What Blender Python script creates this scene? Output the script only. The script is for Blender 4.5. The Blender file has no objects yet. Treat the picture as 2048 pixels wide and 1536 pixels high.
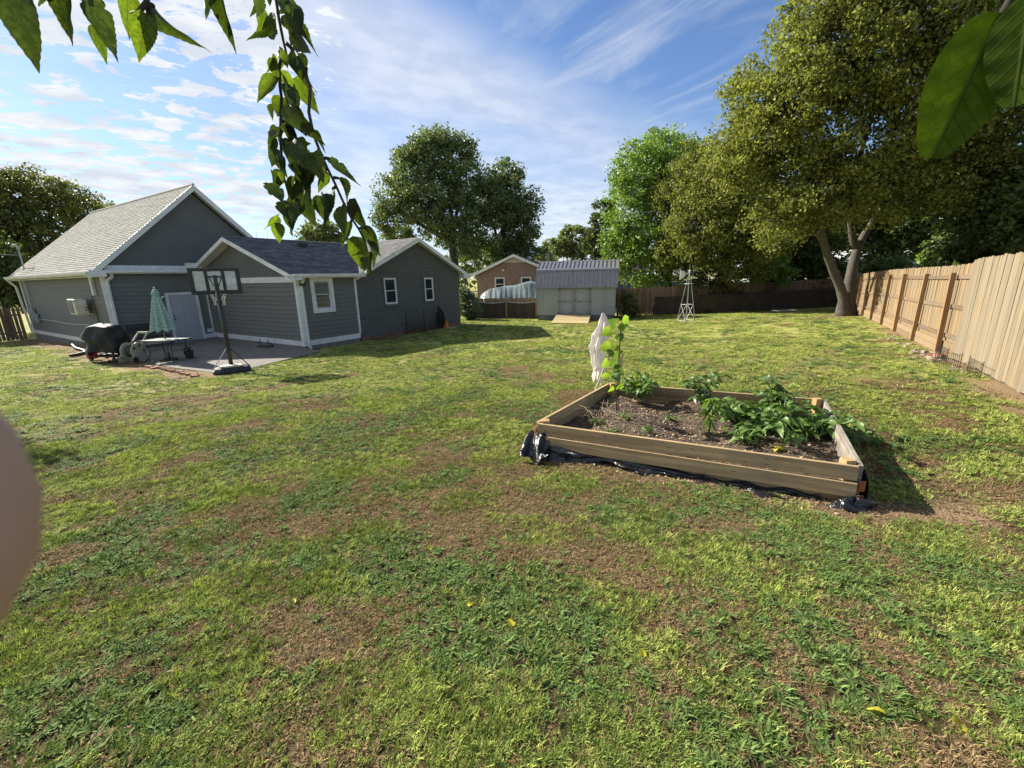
import bpy, math, random
import numpy as np
from mathutils import Vector, Matrix

SC = bpy.context.scene
COL = SC.collection
rad = math.radians
rng = np.random.default_rng(7)
random.seed(7)

# ------------------------------------------------------------------ camera
FPX, PITCH, ROLL = 850.0, rad(14.2), rad(1.2)
EYE = Vector((0, 0, 1.6))
_f = Vector((0, math.cos(PITCH), -math.sin(PITCH)))
_r0 = Vector((1, 0, 0)); _u0 = _r0.cross(_f)
CR = _r0 * math.cos(ROLL) - _u0 * math.sin(ROLL)
CU = _u0 * math.cos(ROLL) + _r0 * math.sin(ROLL)
cam = bpy.data.cameras.new('camera')
cam.sensor_width = 36.0
cam.lens = FPX / 2048 * 36.0
cam.clip_start = 0.004
cam.clip_end = 2000
cam.dof.use_dof = True
cam.dof.focus_distance = 7.0
cam.dof.aperture_fstop = 20.0
cam_ob = bpy.data.objects.new('camera', cam)
COL.objects.link(cam_ob)
_m = Matrix((CR, CU, -_f)).transposed().to_4x4()
_m.translation = EYE
cam_ob.matrix_world = _m
SC.camera = cam_ob

def at(px, py, Y):
    """world point on the sight line of photo pixel (px, py) at world depth Y"""
    d = _f + CR * ((px - 1024) / FPX) - CU * ((py - 768) / FPX)
    return EYE + d * (Y / d.y)

# ------------------------------------------------------------------ sun and sky
SUN_AZ, SUN_EL = rad(-58.5), rad(31.5)
sdir = Vector((math.sin(SUN_AZ) * math.cos(SUN_EL), math.cos(SUN_AZ) * math.cos(SUN_EL), math.sin(SUN_EL)))
sun = bpy.data.lights.new('sun', 'SUN')
sun.energy = 5.0
sun.angle = rad(0.55)
sun.color = (1.0, 0.93, 0.80)
sun_ob = bpy.data.objects.new('sun', sun)
COL.objects.link(sun_ob)
sun_ob.rotation_euler = sdir.to_track_quat('Z', 'Y').to_euler()
sun_ob.location = (-30, 20, 40)

W = bpy.data.worlds.new('World')
SC.world = W
W.use_nodes = True
nt = W.node_tree
N, L = nt.nodes, nt.links
N.clear()
def wn(t, **k):
    n = N.new(t)
    for a, b in k.items(): setattr(n, a, b)
    return n
def wmath(op, a, b=None, clamp=False):
    n = wn('ShaderNodeMath', operation=op, use_clamp=clamp)
    for i, v in enumerate((a, b)):
        if v is None: continue
        if isinstance(v, (int, float)): n.inputs[i].default_value = v
        else: L.new(v, n.inputs[i])
    return n.outputs[0]
def wramp(val, lo, hi, a=0.0, b=1.0):
    n = wn('ShaderNodeMapRange', interpolation_type='SMOOTHSTEP')
    L.new(val, n.inputs[0])
    for i, v in zip((1, 2, 3, 4), (lo, hi, a, b)): n.inputs[i].default_value = v
    return n.outputs[0]
sky = wn('ShaderNodeTexSky', sky_type='NISHITA', sun_disc=False)
sky.sun_elevation = SUN_EL
sky.sun_rotation = SUN_AZ
sky.altitude = 150; sky.air_density = 1.0; sky.dust_density = 0.25; sky.ozone_density = 1.3
tc = wn('ShaderNodeTexCoord')
sep = wn('ShaderNodeSeparateXYZ')
L.new(tc.outputs['Generated'], sep.inputs[0])
dx, dy, dz = sep.outputs
den = wmath('ADD', wmath('MAXIMUM', dz, 0.0), 0.10)
U, V = wmath('DIVIDE', dx, den), wmath('DIVIDE', dy, den)
az = wmath('ARCTAN2', dx, dy)
def plane(rot, su, sv, off=(0, 0, 0)):
    c = wn('ShaderNodeCombineXYZ'); L.new(U, c.inputs[0]); L.new(V, c.inputs[1])
    m = wn('ShaderNodeMapping', vector_type='TEXTURE'); m.inputs['Rotation'].default_value = (0, 0, rot)
    su, sv = 1 / su, 1 / sv
    m.inputs['Scale'].default_value = (su, sv, 1); m.inputs['Location'].default_value = off
    L.new(c.outputs[0], m.inputs[0]); return m.outputs[0]
def noise(vec, scale, detail, rough=.55, dist=0.0):
    n = wn('ShaderNodeTexNoise'); n.inputs['Scale'].default_value = scale; n.inputs['Detail'].default_value = detail
    n.inputs['Roughness'].default_value = rough; n.inputs['Distortion'].default_value = dist
    L.new(vec, n.inputs['Vector']); return n.outputs['Fac']
# altocumulus puffs over the western sky, thinning to the north
puff = noise(plane(.5, 3.1, 4.2), 1.9, 7, .66, .5)
field = noise(plane(.2, .8, .8, (3.1, 1.7, 0)), .75, 2)
westness = wramp(az, rad(-25), rad(-9), 1.0, 0.0)
cover = wmath('ADD', wmath('MULTIPLY', westness, .35), wmath('MULTIPLY', field, .5))
puffs = wmath('MULTIPLY', wramp(wmath('ADD', puff, wmath('SUBTRACT', cover, .52)), .51, .60), wramp(az, rad(-20), rad(-9), 1.0, 0.0))
puffs = wmath('MULTIPLY', puffs, wramp(dz, .04, .16))
# a soft sheet of cirrostratus, fibrous towards the north east
sheet = noise(plane(.9, .42, .75, (1.4, .3, 0)), 1.0, 3, .5)
fib = noise(plane(rad(-56), .62, 2.1, (.4, 2.2, 0)), 1.6, 7, .60, .8)
el_ = wmath('ARCSINE', dz)
open_ = wmath('ADD', wmath('DIVIDE', az, rad(28)), wmath('DIVIDE', wmath('SUBTRACT', el_, rad(14)), rad(12)))
sheet_w = wmath('MULTIPLY', wramp(open_, .35, 1.15, 1.0, 0.0), wramp(az, rad(-36), rad(-15), .25, 1.0))
sheet_m = wmath('MULTIPLY', wramp(sheet, .30, .66, .45, 1.0), sheet_w)
fib_m = wmath('MULTIPLY', wmath('MULTIPLY', wramp(fib, .40, .86), wmath('MULTIPLY', wramp(az, rad(-14), rad(8)), .78)), wramp(dz, .12, .24))
low = wmath('MULTIPLY', wramp(dz, .20, .02), .5)
veil = wmath('MAXIMUM', wmath('MULTIPLY', sheet_m, .78), wmath('MAXIMUM', fib_m, low))
mask = wmath('MAXIMUM', puffs, veil, True)
shade = noise(plane(.5, 2.1, 2.6, (.25, .12, 0)), 1.9, 4)
cw = wn('ShaderNodeMix', data_type='RGBA')
L.new(wramp(shade, .35, .65), cw.inputs['Factor'])
cw.inputs[6].default_value = (7.4, 7.6, 7.9, 1)
cw.inputs[7].default_value = (5.6, 6.1, 6.9, 1)
mixc = wn('ShaderNodeMix', data_type='RGBA')
L.new(wmath('MULTIPLY', mask, wramp(dz, -.01, .02)), mixc.inputs['Factor'])
tint = wn('ShaderNodeMix', data_type='RGBA', blend_type='MULTIPLY')
tint.inputs['Factor'].default_value = 1.0
tint.inputs[7].default_value = (.88, 1.04, 1.30, 1)
L.new(sky.outputs[0], tint.inputs[6])
L.new(tint.outputs[2], mixc.inputs[6]); L.new(cw.outputs[2], mixc.inputs[7])
W.cycles.sampling_method = "MANUAL"; W.cycles.sample_map_resolution = 512
bg = wn('ShaderNodeBackground'); bg.inputs['Strength'].default_value = 0.05
wo = wn('ShaderNodeOutputWorld')
L.new(mixc.outputs[2], bg.inputs[0]); L.new(bg.outputs[0], wo.inputs[0])

vs = SC.view_settings
vs.view_transform = 'Standard'; vs.look = 'None'; vs.exposure = 1.35; vs.gamma = 1.0
vs.use_curve_mapping = False
SC.cycles.use_denoising = True
SC.cycles.max_bounces = 5
SC.cycles.transparent_max_bounces = 8
SC.cycles.sample_clamp_indirect = 6

# ------------------------------------------------------------------ helpers
class MB:
    """collects vertices and faces, builds ONE mesh object"""
    def __init__(s): s.v, s.f, s.mi, s.k = [], [], [], 0
    def add(s, vs, fs):
        o = len(s.v)
        s.v += [tuple(p) for p in vs]
        for f in fs: s.f.append(tuple(i + o for i in f)); s.mi.append(s.k)
        return s
    def obox(s, o, a, b, c):
        o, a, b, c = map(Vector, (o, a, b, c))
        P = [o, o + a, o + a + b, o + b, o + c, o + a + c, o + a + b + c, o + b + c]
        F = [(0, 3, 2, 1), (4, 5, 6, 7), (0, 1, 5, 4), (1, 2, 6, 5), (2, 3, 7, 6), (3, 0, 4, 7)]
        if a.cross(b).dot(c) < 0: F = [f[::-1] for f in F]
        return s.add(P, F)
    def box(s, x0, y0, z0, x1, y1, z1):
        return s.obox((x0, y0, z0), (x1 - x0, 0, 0), (0, y1 - y0, 0), (0, 0, z1 - z0))
    def bar(s, p, q, w, h, up=(0, 0, 1)):
        p, q = Vector(p), Vector(q); d = q - p
        x = d.cross(Vector(up))
        if x.length < 1e-6: x = d.cross(Vector((1, 0, 0)))
        x.normalize(); y = x.cross(d).normalized()
        return s.obox(p - x * w / 2 - y * h / 2, d, x * w, y * h)
    def prism(s, poly, vec):
        n = len(poly); P = [Vector(p) for p in poly]; vec = Vector(vec)
        nrm = Vector((0, 0, 0))
        for i in range(n): nrm += P[i].cross(P[(i + 1) % n])
        V_ = P + [p + vec for p in P]
        F = [tuple(range(n))[::-1], tuple(range(n, 2 * n))] + [(i, (i + 1) % n, n + (i + 1) % n, n + i) for i in range(n)]
        if nrm.dot(vec) < 0: F = [f[::-1] for f in F]
        return s.add(V_, F)
    def tube(s, pts, r, n=8, cap=True):
        pts = [Vector(p) for p in pts]
        rs = r if isinstance(r, (list, tuple)) else [r] * len(pts)
        rings, prev = [], None
        for i, p in enumerate(pts):
            t = (pts[min(i + 1, len(pts) - 1)] - pts[max(i - 1, 0)]).normalized()
            if prev is None:
                x = t.cross(Vector((0, 0, 1)))
                if x.length < .1: x = t.cross(Vector((1, 0, 0)))
            else: x = prev - t * prev.dot(t)
            x.normalize(); prev = x; y = t.cross(x)
            rings.append([p + (x * math.cos(2 * math.pi * k / n) + y * math.sin(2 * math.pi * k / n)) * rs[i] for k in range(n)])
        o, V_ = 0, [p for q in rings for p in q]
        F = [(i * n + k, i * n + (k + 1) % n, (i + 1) * n + (k + 1) % n, (i + 1) * n + k) for i in range(len(pts) - 1) for k in range(n)]
        if cap: F += [tuple(range(n))[::-1], tuple(range((len(pts) - 1) * n, len(pts) * n))]
        return s.add(V_, F)
    def lathe(s, prof, c=(0, 0, 0), n=16, sq=None):
        c = Vector(c); V_ = []
        for r, z in prof:
            for k in range(n):
                a = 2 * math.pi * k / n; q = sq(a, z) if sq else 1.0
                V_.append(c + Vector((r * q * math.cos(a), r * q * math.sin(a), z)))
        F = [(i * n + k, i * n + (k + 1) % n, (i + 1) * n + (k + 1) % n, (i + 1) * n + k) for i in range(len(prof) - 1) for k in range(n)]
        F += [tuple(range(n))[::-1], tuple(range((len(prof) - 1) * n, len(prof) * n))]
        return s.add(V_, F)
    def grid(s, fn, nu, nv):
        V_ = [fn(i / nu, j / nv) for j in range(nv + 1) for i in range(nu + 1)]
        F = [(j * (nu + 1) + i, j * (nu + 1) + i + 1, (j + 1) * (nu + 1) + i + 1, (j + 1) * (nu + 1) + i) for j in range(nv) for i in range(nu)]
        return s.add(V_, F)
    def mesh(s, name):
        me = bpy.data.meshes.new(name); me.from_pydata(s.v, [], s.f); me.update(); return me
    def build(s, name, mat, parent=None, smooth=False, bevel=0):
        me = s.mesh(name)
        for m in (mat if isinstance(mat, (list, tuple)) else [mat]): me.materials.append(m)
        if isinstance(mat, (list, tuple)): me.polygons.foreach_set('material_index', s.mi)
        if smooth: me.polygons.foreach_set('use_smooth', [True] * len(me.polygons))
        o = link(name, me, parent)
        if bevel:
            b = o.modifiers.new('bevel', 'BEVEL'); b.width = bevel; b.segments = 2; b.limit_method = 'ANGLE'
        return o

def link(name, data, parent=None):
    o = bpy.data.objects.new(name, data); COL.objects.link(o)
    if parent is not None: o.parent = parent
    return o
def tag(o, label, cat, group=None):
    o['label'] = label; o['category'] = cat
    if group: o['group'] = group
    return o
def empty(name, loc, label=None, cat=None, group=None, rz=0.0):
    o = link(name, None); o.location = loc; o.rotation_euler = (0, 0, rz); o.empty_display_size = .2
    if label: tag(o, label, cat, group)
    return o
def stuff(o): o['kind'] = 'stuff'; return o
def struct(o): o['kind'] = 'structure'; return o
def box(name, mat, parent, *c, bevel=0):
    return MB().box(*c).build(name, mat, parent, bevel=bevel)
def arrmesh(name, Vx, F4, mat, parent=None, smooth=False, colour=None):
    """mesh from numpy arrays: vertices (n,3) and quads or triangles (m,k)"""
    me = bpy.data.meshes.new(name); m, k = F4.shape
    me.vertices.add(len(Vx)); me.vertices.foreach_set('co', Vx.astype(np.float32).ravel())
    me.loops.add(m * k); me.loops.foreach_set('vertex_index', F4.astype(np.int32).ravel())
    me.polygons.add(m); me.polygons.foreach_set('loop_start', np.arange(0, m * k, k, dtype=np.int32))
    me.update(calc_edges=True)
    for q in (mat if isinstance(mat, (list, tuple)) else [mat]): me.materials.append(q)
    if smooth: me.polygons.foreach_set('use_smooth', np.ones(m, bool))
    if name is None: return me
    return link(name, me, parent)

# ------------------------------------------------------------------ materials
class NT:
    def __init__(s, name):
        s.m = bpy.data.materials.new(name); s.m.use_nodes = True
        s.t = s.m.node_tree; s.N = s.t.nodes; s.L = s.t.links
        s.b = s.N['Principled BSDF']; s.out = s.N['Material Output']
    def n(s, t, **k):
        n = s.N.new(t)
        for a, b in k.items(): setattr(n, a, b)
        return n
    def lk(s, a, b): s.L.new(a, b)
    def coords(s, scale, kind='Object'):
        t = s.n('ShaderNodeTexCoord'); m = s.n('ShaderNodeMapping')
        m.inputs['Scale'].default_value = scale; s.lk(t.outputs[kind], m.inputs[0]); return m.outputs[0]
    def noise(s, vec, scale, detail=4, rough=.55, dist=0):
        n = s.n('ShaderNodeTexNoise'); n.inputs['Scale'].default_value = scale; n.inputs['Detail'].default_value = detail
        n.inputs['Roughness'].default_value = rough; n.inputs['Distortion'].default_value = dist
        if vec is not None: s.lk(vec, n.inputs['Vector'])
        return n.outputs['Fac']
    def rng(s, v, lo, hi, a=0., b=1.):
        n = s.n('ShaderNodeMapRange'); s.lk(v, n.inputs[0])
        for i, x in zip((1, 2, 3, 4), (lo, hi, a, b)): n.inputs[i].default_value = x
        return n.outputs[0]
    def mix(s, f, a, b, blend='MIX'):
        n = s.n('ShaderNodeMix', data_type='RGBA', blend_type=blend)
        for sock, v in ((n.inputs['Factor'], f), (n.inputs[6], a), (n.inputs[7], b)):
            if isinstance(v, (int, float)): sock.default_value = v
            elif isinstance(v, tuple): sock.default_value = (*v[:3], 1)
            else: s.lk(v, sock)
        return n.outputs[2]
    def hsv(s, col, val=None, hue=None, sat=None):
        n = s.n('ShaderNodeHueSaturation'); s.lk(col, n.inputs['Color'])
        if val is not None: s.lk(val, n.inputs['Value'])
        if hue is not None: s.lk(hue, n.inputs['Hue'])
        return n.outputs[0]
    def bump(s, h, strength, dist=.02):
        n = s.n('ShaderNodeBump'); n.inputs['Strength'].default_value = strength; n.inputs['Distance'].default_value = dist
        s.lk(h, n.inputs['Height']); s.lk(n.outputs[0], s.b.inputs['Normal'])

def mat(name, col, col2=None, scale=6, vec=(1, 1, 1), rough=.7, metal=0., bump=0., bscale=None, spec=.4,
        island=0., objvar=0., contrast=(.35, .65), dirt=None, detail=5):
    t = NT(name); b = t.b
    b.inputs['Roughness'].default_value = rough; b.inputs['Metallic'].default_value = metal
    b.inputs['Specular IOR Level'].default_value = spec
    co = t.coords(vec)
    nz = t.noise(co, scale, detail)
    c = t.mix(t.rng(nz, *contrast), col, col2 if col2 else tuple(x * .8 for x in col))
    if dirt:
        c = t.mix(t.rng(t.noise(t.coords((1, 1, 1)), dirt[1], 6, .65), dirt[2], dirt[3], 0, dirt[4]), c, dirt[0])
    val = None
    if island:
        g = t.n('ShaderNodeNewGeometry'); val = t.rng(g.outputs['Random Per Island'], 0, 1, 1 - island, 1 + island)
    if objvar:
        g = t.n('ShaderNodeObjectInfo'); v2 = t.rng(g.outputs['Random'], 0, 1, 1 - objvar, 1 + objvar)
        val = v2 if val is None else t.n('ShaderNodeMath', operation='MULTIPLY').outputs[0] if False else v2
    if val is not None: c = t.hsv(c, val)
    t.lk(c, b.inputs['Base Color'])
    if bump:
        t.bump(t.noise(co, bscale or scale * 2, 6, .6), bump)
    return t.m

def leafmat(name, col, col2, trans=.45, island=.35, rough=.5, mottle=0., tcol=None, spec=.3):
    """leaf: diffuse and gloss on the face, light coming through from behind"""
    t = NT(name); b = t.b
    b.inputs['Roughness'].default_value = rough; b.inputs['Specular IOR Level'].default_value = spec
    g = t.n('ShaderNodeNewGeometry')
    r = g.outputs['Random Per Island']
    if mottle:
        oi = t.n('ShaderNodeObjectInfo'); r = oi.outputs['Random']
    c = t.mix(r, col, col2)
    if mottle:
        oc = t.n('ShaderNodeTexCoord'); sx = t.n('ShaderNodeSeparateXYZ'); t.lk(oc.outputs['Object'], sx.inputs[0])
        def mm(op, a_, b_=None):
            n_ = t.n('ShaderNodeMath', operation=op)
            for i_, v_ in enumerate((a_, b_)):
                if v_ is None: continue
                if isinstance(v_, (int, float)): n_.inputs[i_].default_value = v_
                else: t.lk(v_, n_.inputs[i_])
            return n_.outputs[0]
        ax_ = mm('ABSOLUTE', sx.outputs[0])
        fr_ = mm('FRACT', mm('MULTIPLY', mm('SUBTRACT', sx.outputs[1], mm('MULTIPLY', ax_, .9)), 8.0))
        vein = mm('MAXIMUM', t.rng(mm('ABSOLUTE', mm('SUBTRACT', fr_, .5)), .0, .09, .55, 0.), t.rng(ax_, .006, .022, .8, 0.))
        nz = t.noise(t.coords((1, 1, 1)), 9, 5, .7)
        c = t.mix(t.rng(nz, .42, .68, 0, mottle), c, (.20, .24, .035))
        nz2 = t.noise(t.coords((1, 1, 1)), 23, 3, .6)
        c = t.mix(t.rng(nz2, .60, .72, 0, .7), c, (.035, .035, .012))
        c = t.mix(vein, c, (.05, .06, .02))
        t.bump(vein, .5, .01)
    m2 = t.n('ShaderNodeMath', operation='MULTIPLY_ADD'); t.lk(r, m2.inputs[0]); m2.inputs[1].default_value = 7.13; m2.inputs[2].default_value = .3
    m3 = t.n('ShaderNodeMath', operation='FRACT'); t.lk(m2.outputs[0], m3.inputs[0])
    at_ = t.n('ShaderNodeAttribute', attribute_name='tuft'); ad = t.n('ShaderNodeMath', operation='ADD')
    t.lk(t.rng(m3.outputs[0], 0, 1, 1 - island, 1 + island), ad.inputs[0]); t.lk(at_.outputs['Fac'], ad.inputs[1])
    c = t.hsv(c, ad.outputs[0])
    t.lk(c, b.inputs['Base Color'])
    tr = t.n('ShaderNodeBsdfTranslucent'); ms = t.n('ShaderNodeMixShader'); ms.inputs[0].default_value = trans
    t.lk(t.mix(1.0, c, tcol or (1.25, 1.35, .55), 'MULTIPLY'), tr.inputs[0])
    t.lk(b.outputs[0], ms.inputs[1]); t.lk(tr.outputs[0], ms.inputs[2]); t.lk(ms.outputs[0], t.out.inputs[0])
    return t.m

def woodmat(name, col, dark, axis=2, grain=28, weather=None, objvar=.18, knots=False, rough=.8):
    """sawn timber with the grain along the given local axis"""
    t = NT(name); b = t.b
    b.inputs['Roughness'].default_value = rough; b.inputs['Specular IOR Level'].default_value = .2
    sc = [grain, grain, grain]; sc[axis] = grain * .045
    tc_ = t.n('ShaderNodeTexCoord'); oi = t.n('ShaderNodeObjectInfo')
    ad = t.n('ShaderNodeVectorMath', operation='MULTIPLY_ADD')
    ad.inputs[1].default_value = (1, 1, 1); t.lk(tc_.outputs['Object'], ad.inputs[0])
    cx = t.n('ShaderNodeVectorMath', operation='SCALE'); cx.inputs[0].default_value = (13, 7, 19); t.lk(oi.outputs['Random'], cx.inputs['Scale'])
    t.lk(cx.outputs[0], ad.inputs[2])
    mp = t.n('ShaderNodeMapping'); mp.inputs['Scale'].default_value = sc; t.lk(ad.outputs[0], mp.inputs[0])
    g1 = t.noise(mp.outputs[0], 1.0, 6, .65, .6)
    c = t.mix(t.rng(g1, .3, .7), col, dark)
    if weather:
        w = t.noise(ad.outputs[0], weather[1], 5, .6)
        c = t.mix(t.rng(w, weather[2], weather[3], 0, weather[4]), c, weather[0])
    if knots:
        v = t.n('ShaderNodeTexVoronoi', feature='F1'); mk = t.n('ShaderNodeMapping')
        ks = [5.5, 5.5, 5.5]; ks[axis] = 1.3
        mk.inputs['Scale'].default_value = ks; t.lk(ad.outputs[0], mk.inputs[0]); t.lk(mk.outputs[0], v.inputs['Vector'])
        c = t.mix(t.rng(v.outputs['Distance'], .08, .17, .8, 0.), c, tuple(x * .35 for x in dark))
    c = t.hsv(c, t.rng(oi.outputs['Random'], 0, 1, 1 - objvar, 1 + objvar))
    t.lk(c, b.inputs['Base Color']); t.bump(g1, .35, .006)
    return t.m

# ------------------------------------------------------------------ terrain: the yard falls away from the camera to the house
CP = np.array([(0, 0, -0.15), (-3, -2, -0.12), (4, -2, -0.05), (2, 4.6, -0.5), (3.3, 3.7, -0.48), (8.05, 6.44, -0.2), (9.9, 9.65, -0.32), (12.5, 13.8, -0.38), (14.4, 17.2, -0.45), (21, 28.9, -0.78), (16, 28.8, -0.97), (8.4, 29.8, -1.17), (4.5, 27.5, -1.2), (-2.9, 24.9, -1.08), (-8.1, 16.6, -1.03), (-7.2, 18.5, -1.05), (-8.1, 12, -0.97), (-10.6, 12.9, -0.98), (-7, 15.2, -1), (-5, 12, -0.88), (-13.5, 14.2, -1), (-7, 9, -0.8), (-12, 10, -0.85), (-16, 17.3, -1.02), (-27, 24, -1.3), (-5, 3, -0.42), (-12, 6.5, -0.7), (-20, 10, -0.95), (3, 12, -0.75), (0, 18, -0.95), (8, 20, -0.82), (0, 40, -1.35), (30, 45, -1.1), (-40, 40, -1.6), (40, 20, -0.4), (-40, 0, -1.1), (40, -10, 0.1), (0, 75, -1.7), (60, 60, -1.3), (-60, 70, -1.8), (-10, -10, -0.1), (10, -10, 0)])
def _phi(r2): return .5 * r2 * np.log(r2 + 1e-9)
def _fit():
    X = CP[:, :2]; n = len(X)
    K = _phi(((X[:, None] - X[None]) ** 2).sum(-1)) + .5 * np.eye(n); Q = np.c_[np.ones(n), X]
    return np.linalg.solve(np.block([[K, Q], [Q.T, np.zeros((3, 3))]]), np.r_[CP[:, 2], 0, 0, 0])
_W = _fit()
def TA(x, y):
    x = np.clip(np.asarray(x, float), -60, 60); y = np.clip(np.asarray(y, float), -10, 75); s = x.shape
    xf, yf = x.ravel(), y.ravel()
    r2 = (xf[:, None] - CP[:, 0]) ** 2 + (yf[:, None] - CP[:, 1]) ** 2
    return (_phi(r2) @ _W[:len(CP)] + _W[-3] + _W[-2] * xf + _W[-1] * yf).reshape(s)
def T(x, y): return float(TA(np.array([x]), np.array([y]))[0])
def ground(px, py):
    """where the sight line of a photo pixel meets the terrain"""
    d = (_f + CR * ((px - 1024) / FPX) - CU * ((py - 768) / FPX)).normalized()
    ts = np.linspace(.5, 120, 3000); P = np.array(EYE)[None] + np.array(d)[None] * ts[:, None]
    k = int(np.argmax(P[:, 2] < TA(P[:, 0], P[:, 1]))); return Vector(P[k])

_perm = np.random.default_rng(3).random((64, 64))
def vnoise(x, y):
    xi, yi = np.floor(x).astype(int), np.floor(y).astype(int); fx, fy = x - xi, y - yi
    fx, fy = fx * fx * (3 - 2 * fx), fy * fy * (3 - 2 * fy)
    g = lambda a, b: _perm[a % 64, b % 64]
    return (g(xi, yi) * (1 - fx) + g(xi + 1, yi) * fx) * (1 - fy) + (g(xi, yi + 1) * (1 - fx) + g(xi + 1, yi + 1) * fx) * fy
def fbm(x, y, o=4):
    s, a, t = 0, .5, 0
    for k in range(o): s = s + a * vnoise(x * 2 ** k + 17.3 * k, y * 2 ** k + 5.1 * k); t += a; a *= .5
    return s / t

# house frame: local x runs along the gable wall, local y away to the left
HE = Vector((-8.1, 16.6, -.95)); HRZ = rad(58)
HA = Vector((math.sin(rad(32)), math.cos(rad(32)), 0)); HB = Vector((-math.cos(rad(32)), math.sin(rad(32)), 0))
def HW(x, y, z=0.): return HE + HA * x + HB * y + Vector((0, 0, z))
def hloc(x, y):
    ax, ay = x - HE.x, y - HE.y
    return ax * HA.x + ay * HA.y, ax * HB.x + ay * HB.y
BED = dict(R=Vector((3.09, 3.50)), L=Vector((.31, 4.82)), BL=Vector((1.57, 6.62)), BR=Vector((4.2, 5.5)))
FD = Vector((.537, .843)); FP = Vector((9.9, 9.65))       # right-hand fence: direction and first post
FEND = 22.3                                               # its far corner
TREE = Vector((16.07, 20.53))
SHED_O = Vector((1.73, 27.64)); SHED_RZ = rad(-14)

def lawnmasks(x, y):
    """dryness and bareness of the turf at world points"""
    d = np.hypot(x, y)
    n1 = fbm(x * .75 + 3, y * .75 + 9, 4); n2 = fbm(x * 2.6 + 31, y * 2.6 + 2, 3)
    near = np.clip((8.5 - d) / 5.5, 0, 1)
    dry = np.clip((n1 * .55 + n2 * .45 - (.555 - .10 * near)) / .075, 0, 1)
    dry = np.maximum(dry, np.clip((n2 - (.66 - .06 * near)) / .08, 0, 1) * .8)
    far = np.clip((d - 8) / 8, 0, 1)
    dry = dry * (1 - .55 * far)
    # bare strips
    s = (x - FP.x) * FD.x + (y - FP.y) * FD.y; o = (x - FP.x) * -FD.y + (y - FP.y) * FD.x
    wob = (fbm(x * 2.2, y * 2.2, 3) - .5)
    bare = np.clip((.40 + wob * .9 - o) / .22, 0, 1) * (o > -1.2)
    bare = np.maximum(bare, np.clip((1.3 + wob * 1.2 - np.hypot(x - TREE.x, (y - TREE.y))) / .3, 0, 1))
    # chips and straw round the raised bed
    def seg(a, b):
        ab = b - a; t = np.clip(((x - a.x) * ab.x + (y - a.y) * ab.y) / ab.length_squared, 0, 1)
        return np.hypot(x - a.x - ab.x * t, y - a.y - ab.y * t)
    bare = np.maximum(bare, np.clip((.30 + wob * .5 - seg(BED['L'], BED['R'])) / .1, 0, 1))
    bare = np.maximum(bare, np.clip((.22 + wob * .5 - seg(BED['R'], BED['BR'])) / .12, 0, 1))
    r2 = np.hypot((x - 3.62) / .6, (y - 3.2) / .24)
    bare = np.maximum(bare, np.clip((1 + wob - r2) / .25, 0, 1))
    lx, ly = (x - HE.x) * HA.x + (y - HE.y) * HA.y, (x - HE.x) * HB.x + (y - HE.y) * HB.y
    strip = np.clip((.65 + wob * .8 - np.abs(lx + 4.62)) / .15, 0, 1) * (ly > -2.4) * (ly < 7.5)
    strip = np.maximum(strip, np.clip((.7 + wob - np.abs(lx + 4.2)) / .2, 0, 1) * (ly > 7) * (ly < 20))
    strip = np.maximum(strip, np.clip((.35 + wob * .6 + ly) / .15, 0, 1) * (ly < .3) * (lx > 0) * (lx < 9.8))
    bare = np.maximum(bare, strip)
    return dry, bare
def inpoly(x, y, P):
    r = np.zeros(x.shape, bool)
    for i in range(len(P)):
        (ax, ay), (bx, by) = P[i][:2], P[(i + 1) % len(P)][:2]
        c = (ay > y) != (by > y)
        with np.errstate(divide='ignore', invalid='ignore'):
            r ^= c & (x < (bx - ax) * (y - ay) / (by - ay + 1e-12) + ax)
    return r

def axis(parts):
    return np.unique(np.concatenate([np.arange(a, b, s) for a, b, s in parts]))
gx = axis([(-700, -60, 40), (-60, -28, 2.0), (-28, 24, .25), (24, 60, 2.0), (60, 701, 40)])
gy = axis([(-60, -6, 6), (-6, 32, .25), (32, 80, 2.0), (80, 900, 40)])
XX, YY = np.meshgrid(gx, gy)
ZZ = TA(XX, YY) + (fbm(XX * .9, YY * .9, 3) - .5) * .05 * np.clip((40 - np.hypot(XX, YY)) / 30, 0, 1)
_dry, _bare = lawnmasks(XX, YY)
nx, ny = len(gx), len(gy)
_i = (np.arange(ny - 1)[:, None] * nx + np.arange(nx - 1)[None]).ravel()

def groundmat():
    t = NT('turf'); b = t.b
    b.inputs['Roughness'].default_value = .95; b.inputs['Specular IOR Level'].default_value = .1
    a1 = t.n('ShaderNodeAttribute', attribute_name='dry'); a2 = t.n('ShaderNodeAttribute', attribute_name='bare')
    co = t.coords((1, 1, 1))
    n1, n2, n3 = t.noise(co, 14, 6, .7), t.noise(co, 55, 5, .7), t.noise(co, 1.1, 4, .6)
    green = t.mix(t.rng(n1, .35, .65), (.23, .25, .062), (.32, .32, .095))
    green = t.mix(t.rng(n3, .4, .62, 0, .7), green, (.36, .31, .12))
    straw = t.mix(t.rng(n2, .35, .65), (.17, .12, .06), (.06, .04, .02))
    soil = t.mix(t.rng(n2, .3, .7), (.32, .225, .125), (.13, .088, .048))
    a3 = t.n('ShaderNodeAttribute', attribute_name='far_tone')
    thatch = t.mix(t.rng(n2, .35, .65), (.085, .062, .030), (.030, .022, .012))
    green = t.mix(a3.outputs['Fac'], thatch, green)
    c = t.mix(a1.outputs['Fac'], green, straw); c = t.mix(a2.outputs['Fac'], c, soil)
    t.lk(c, b.inputs['Base Color']); t.bump(n2, .8, .03)
    return t.m
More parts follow.
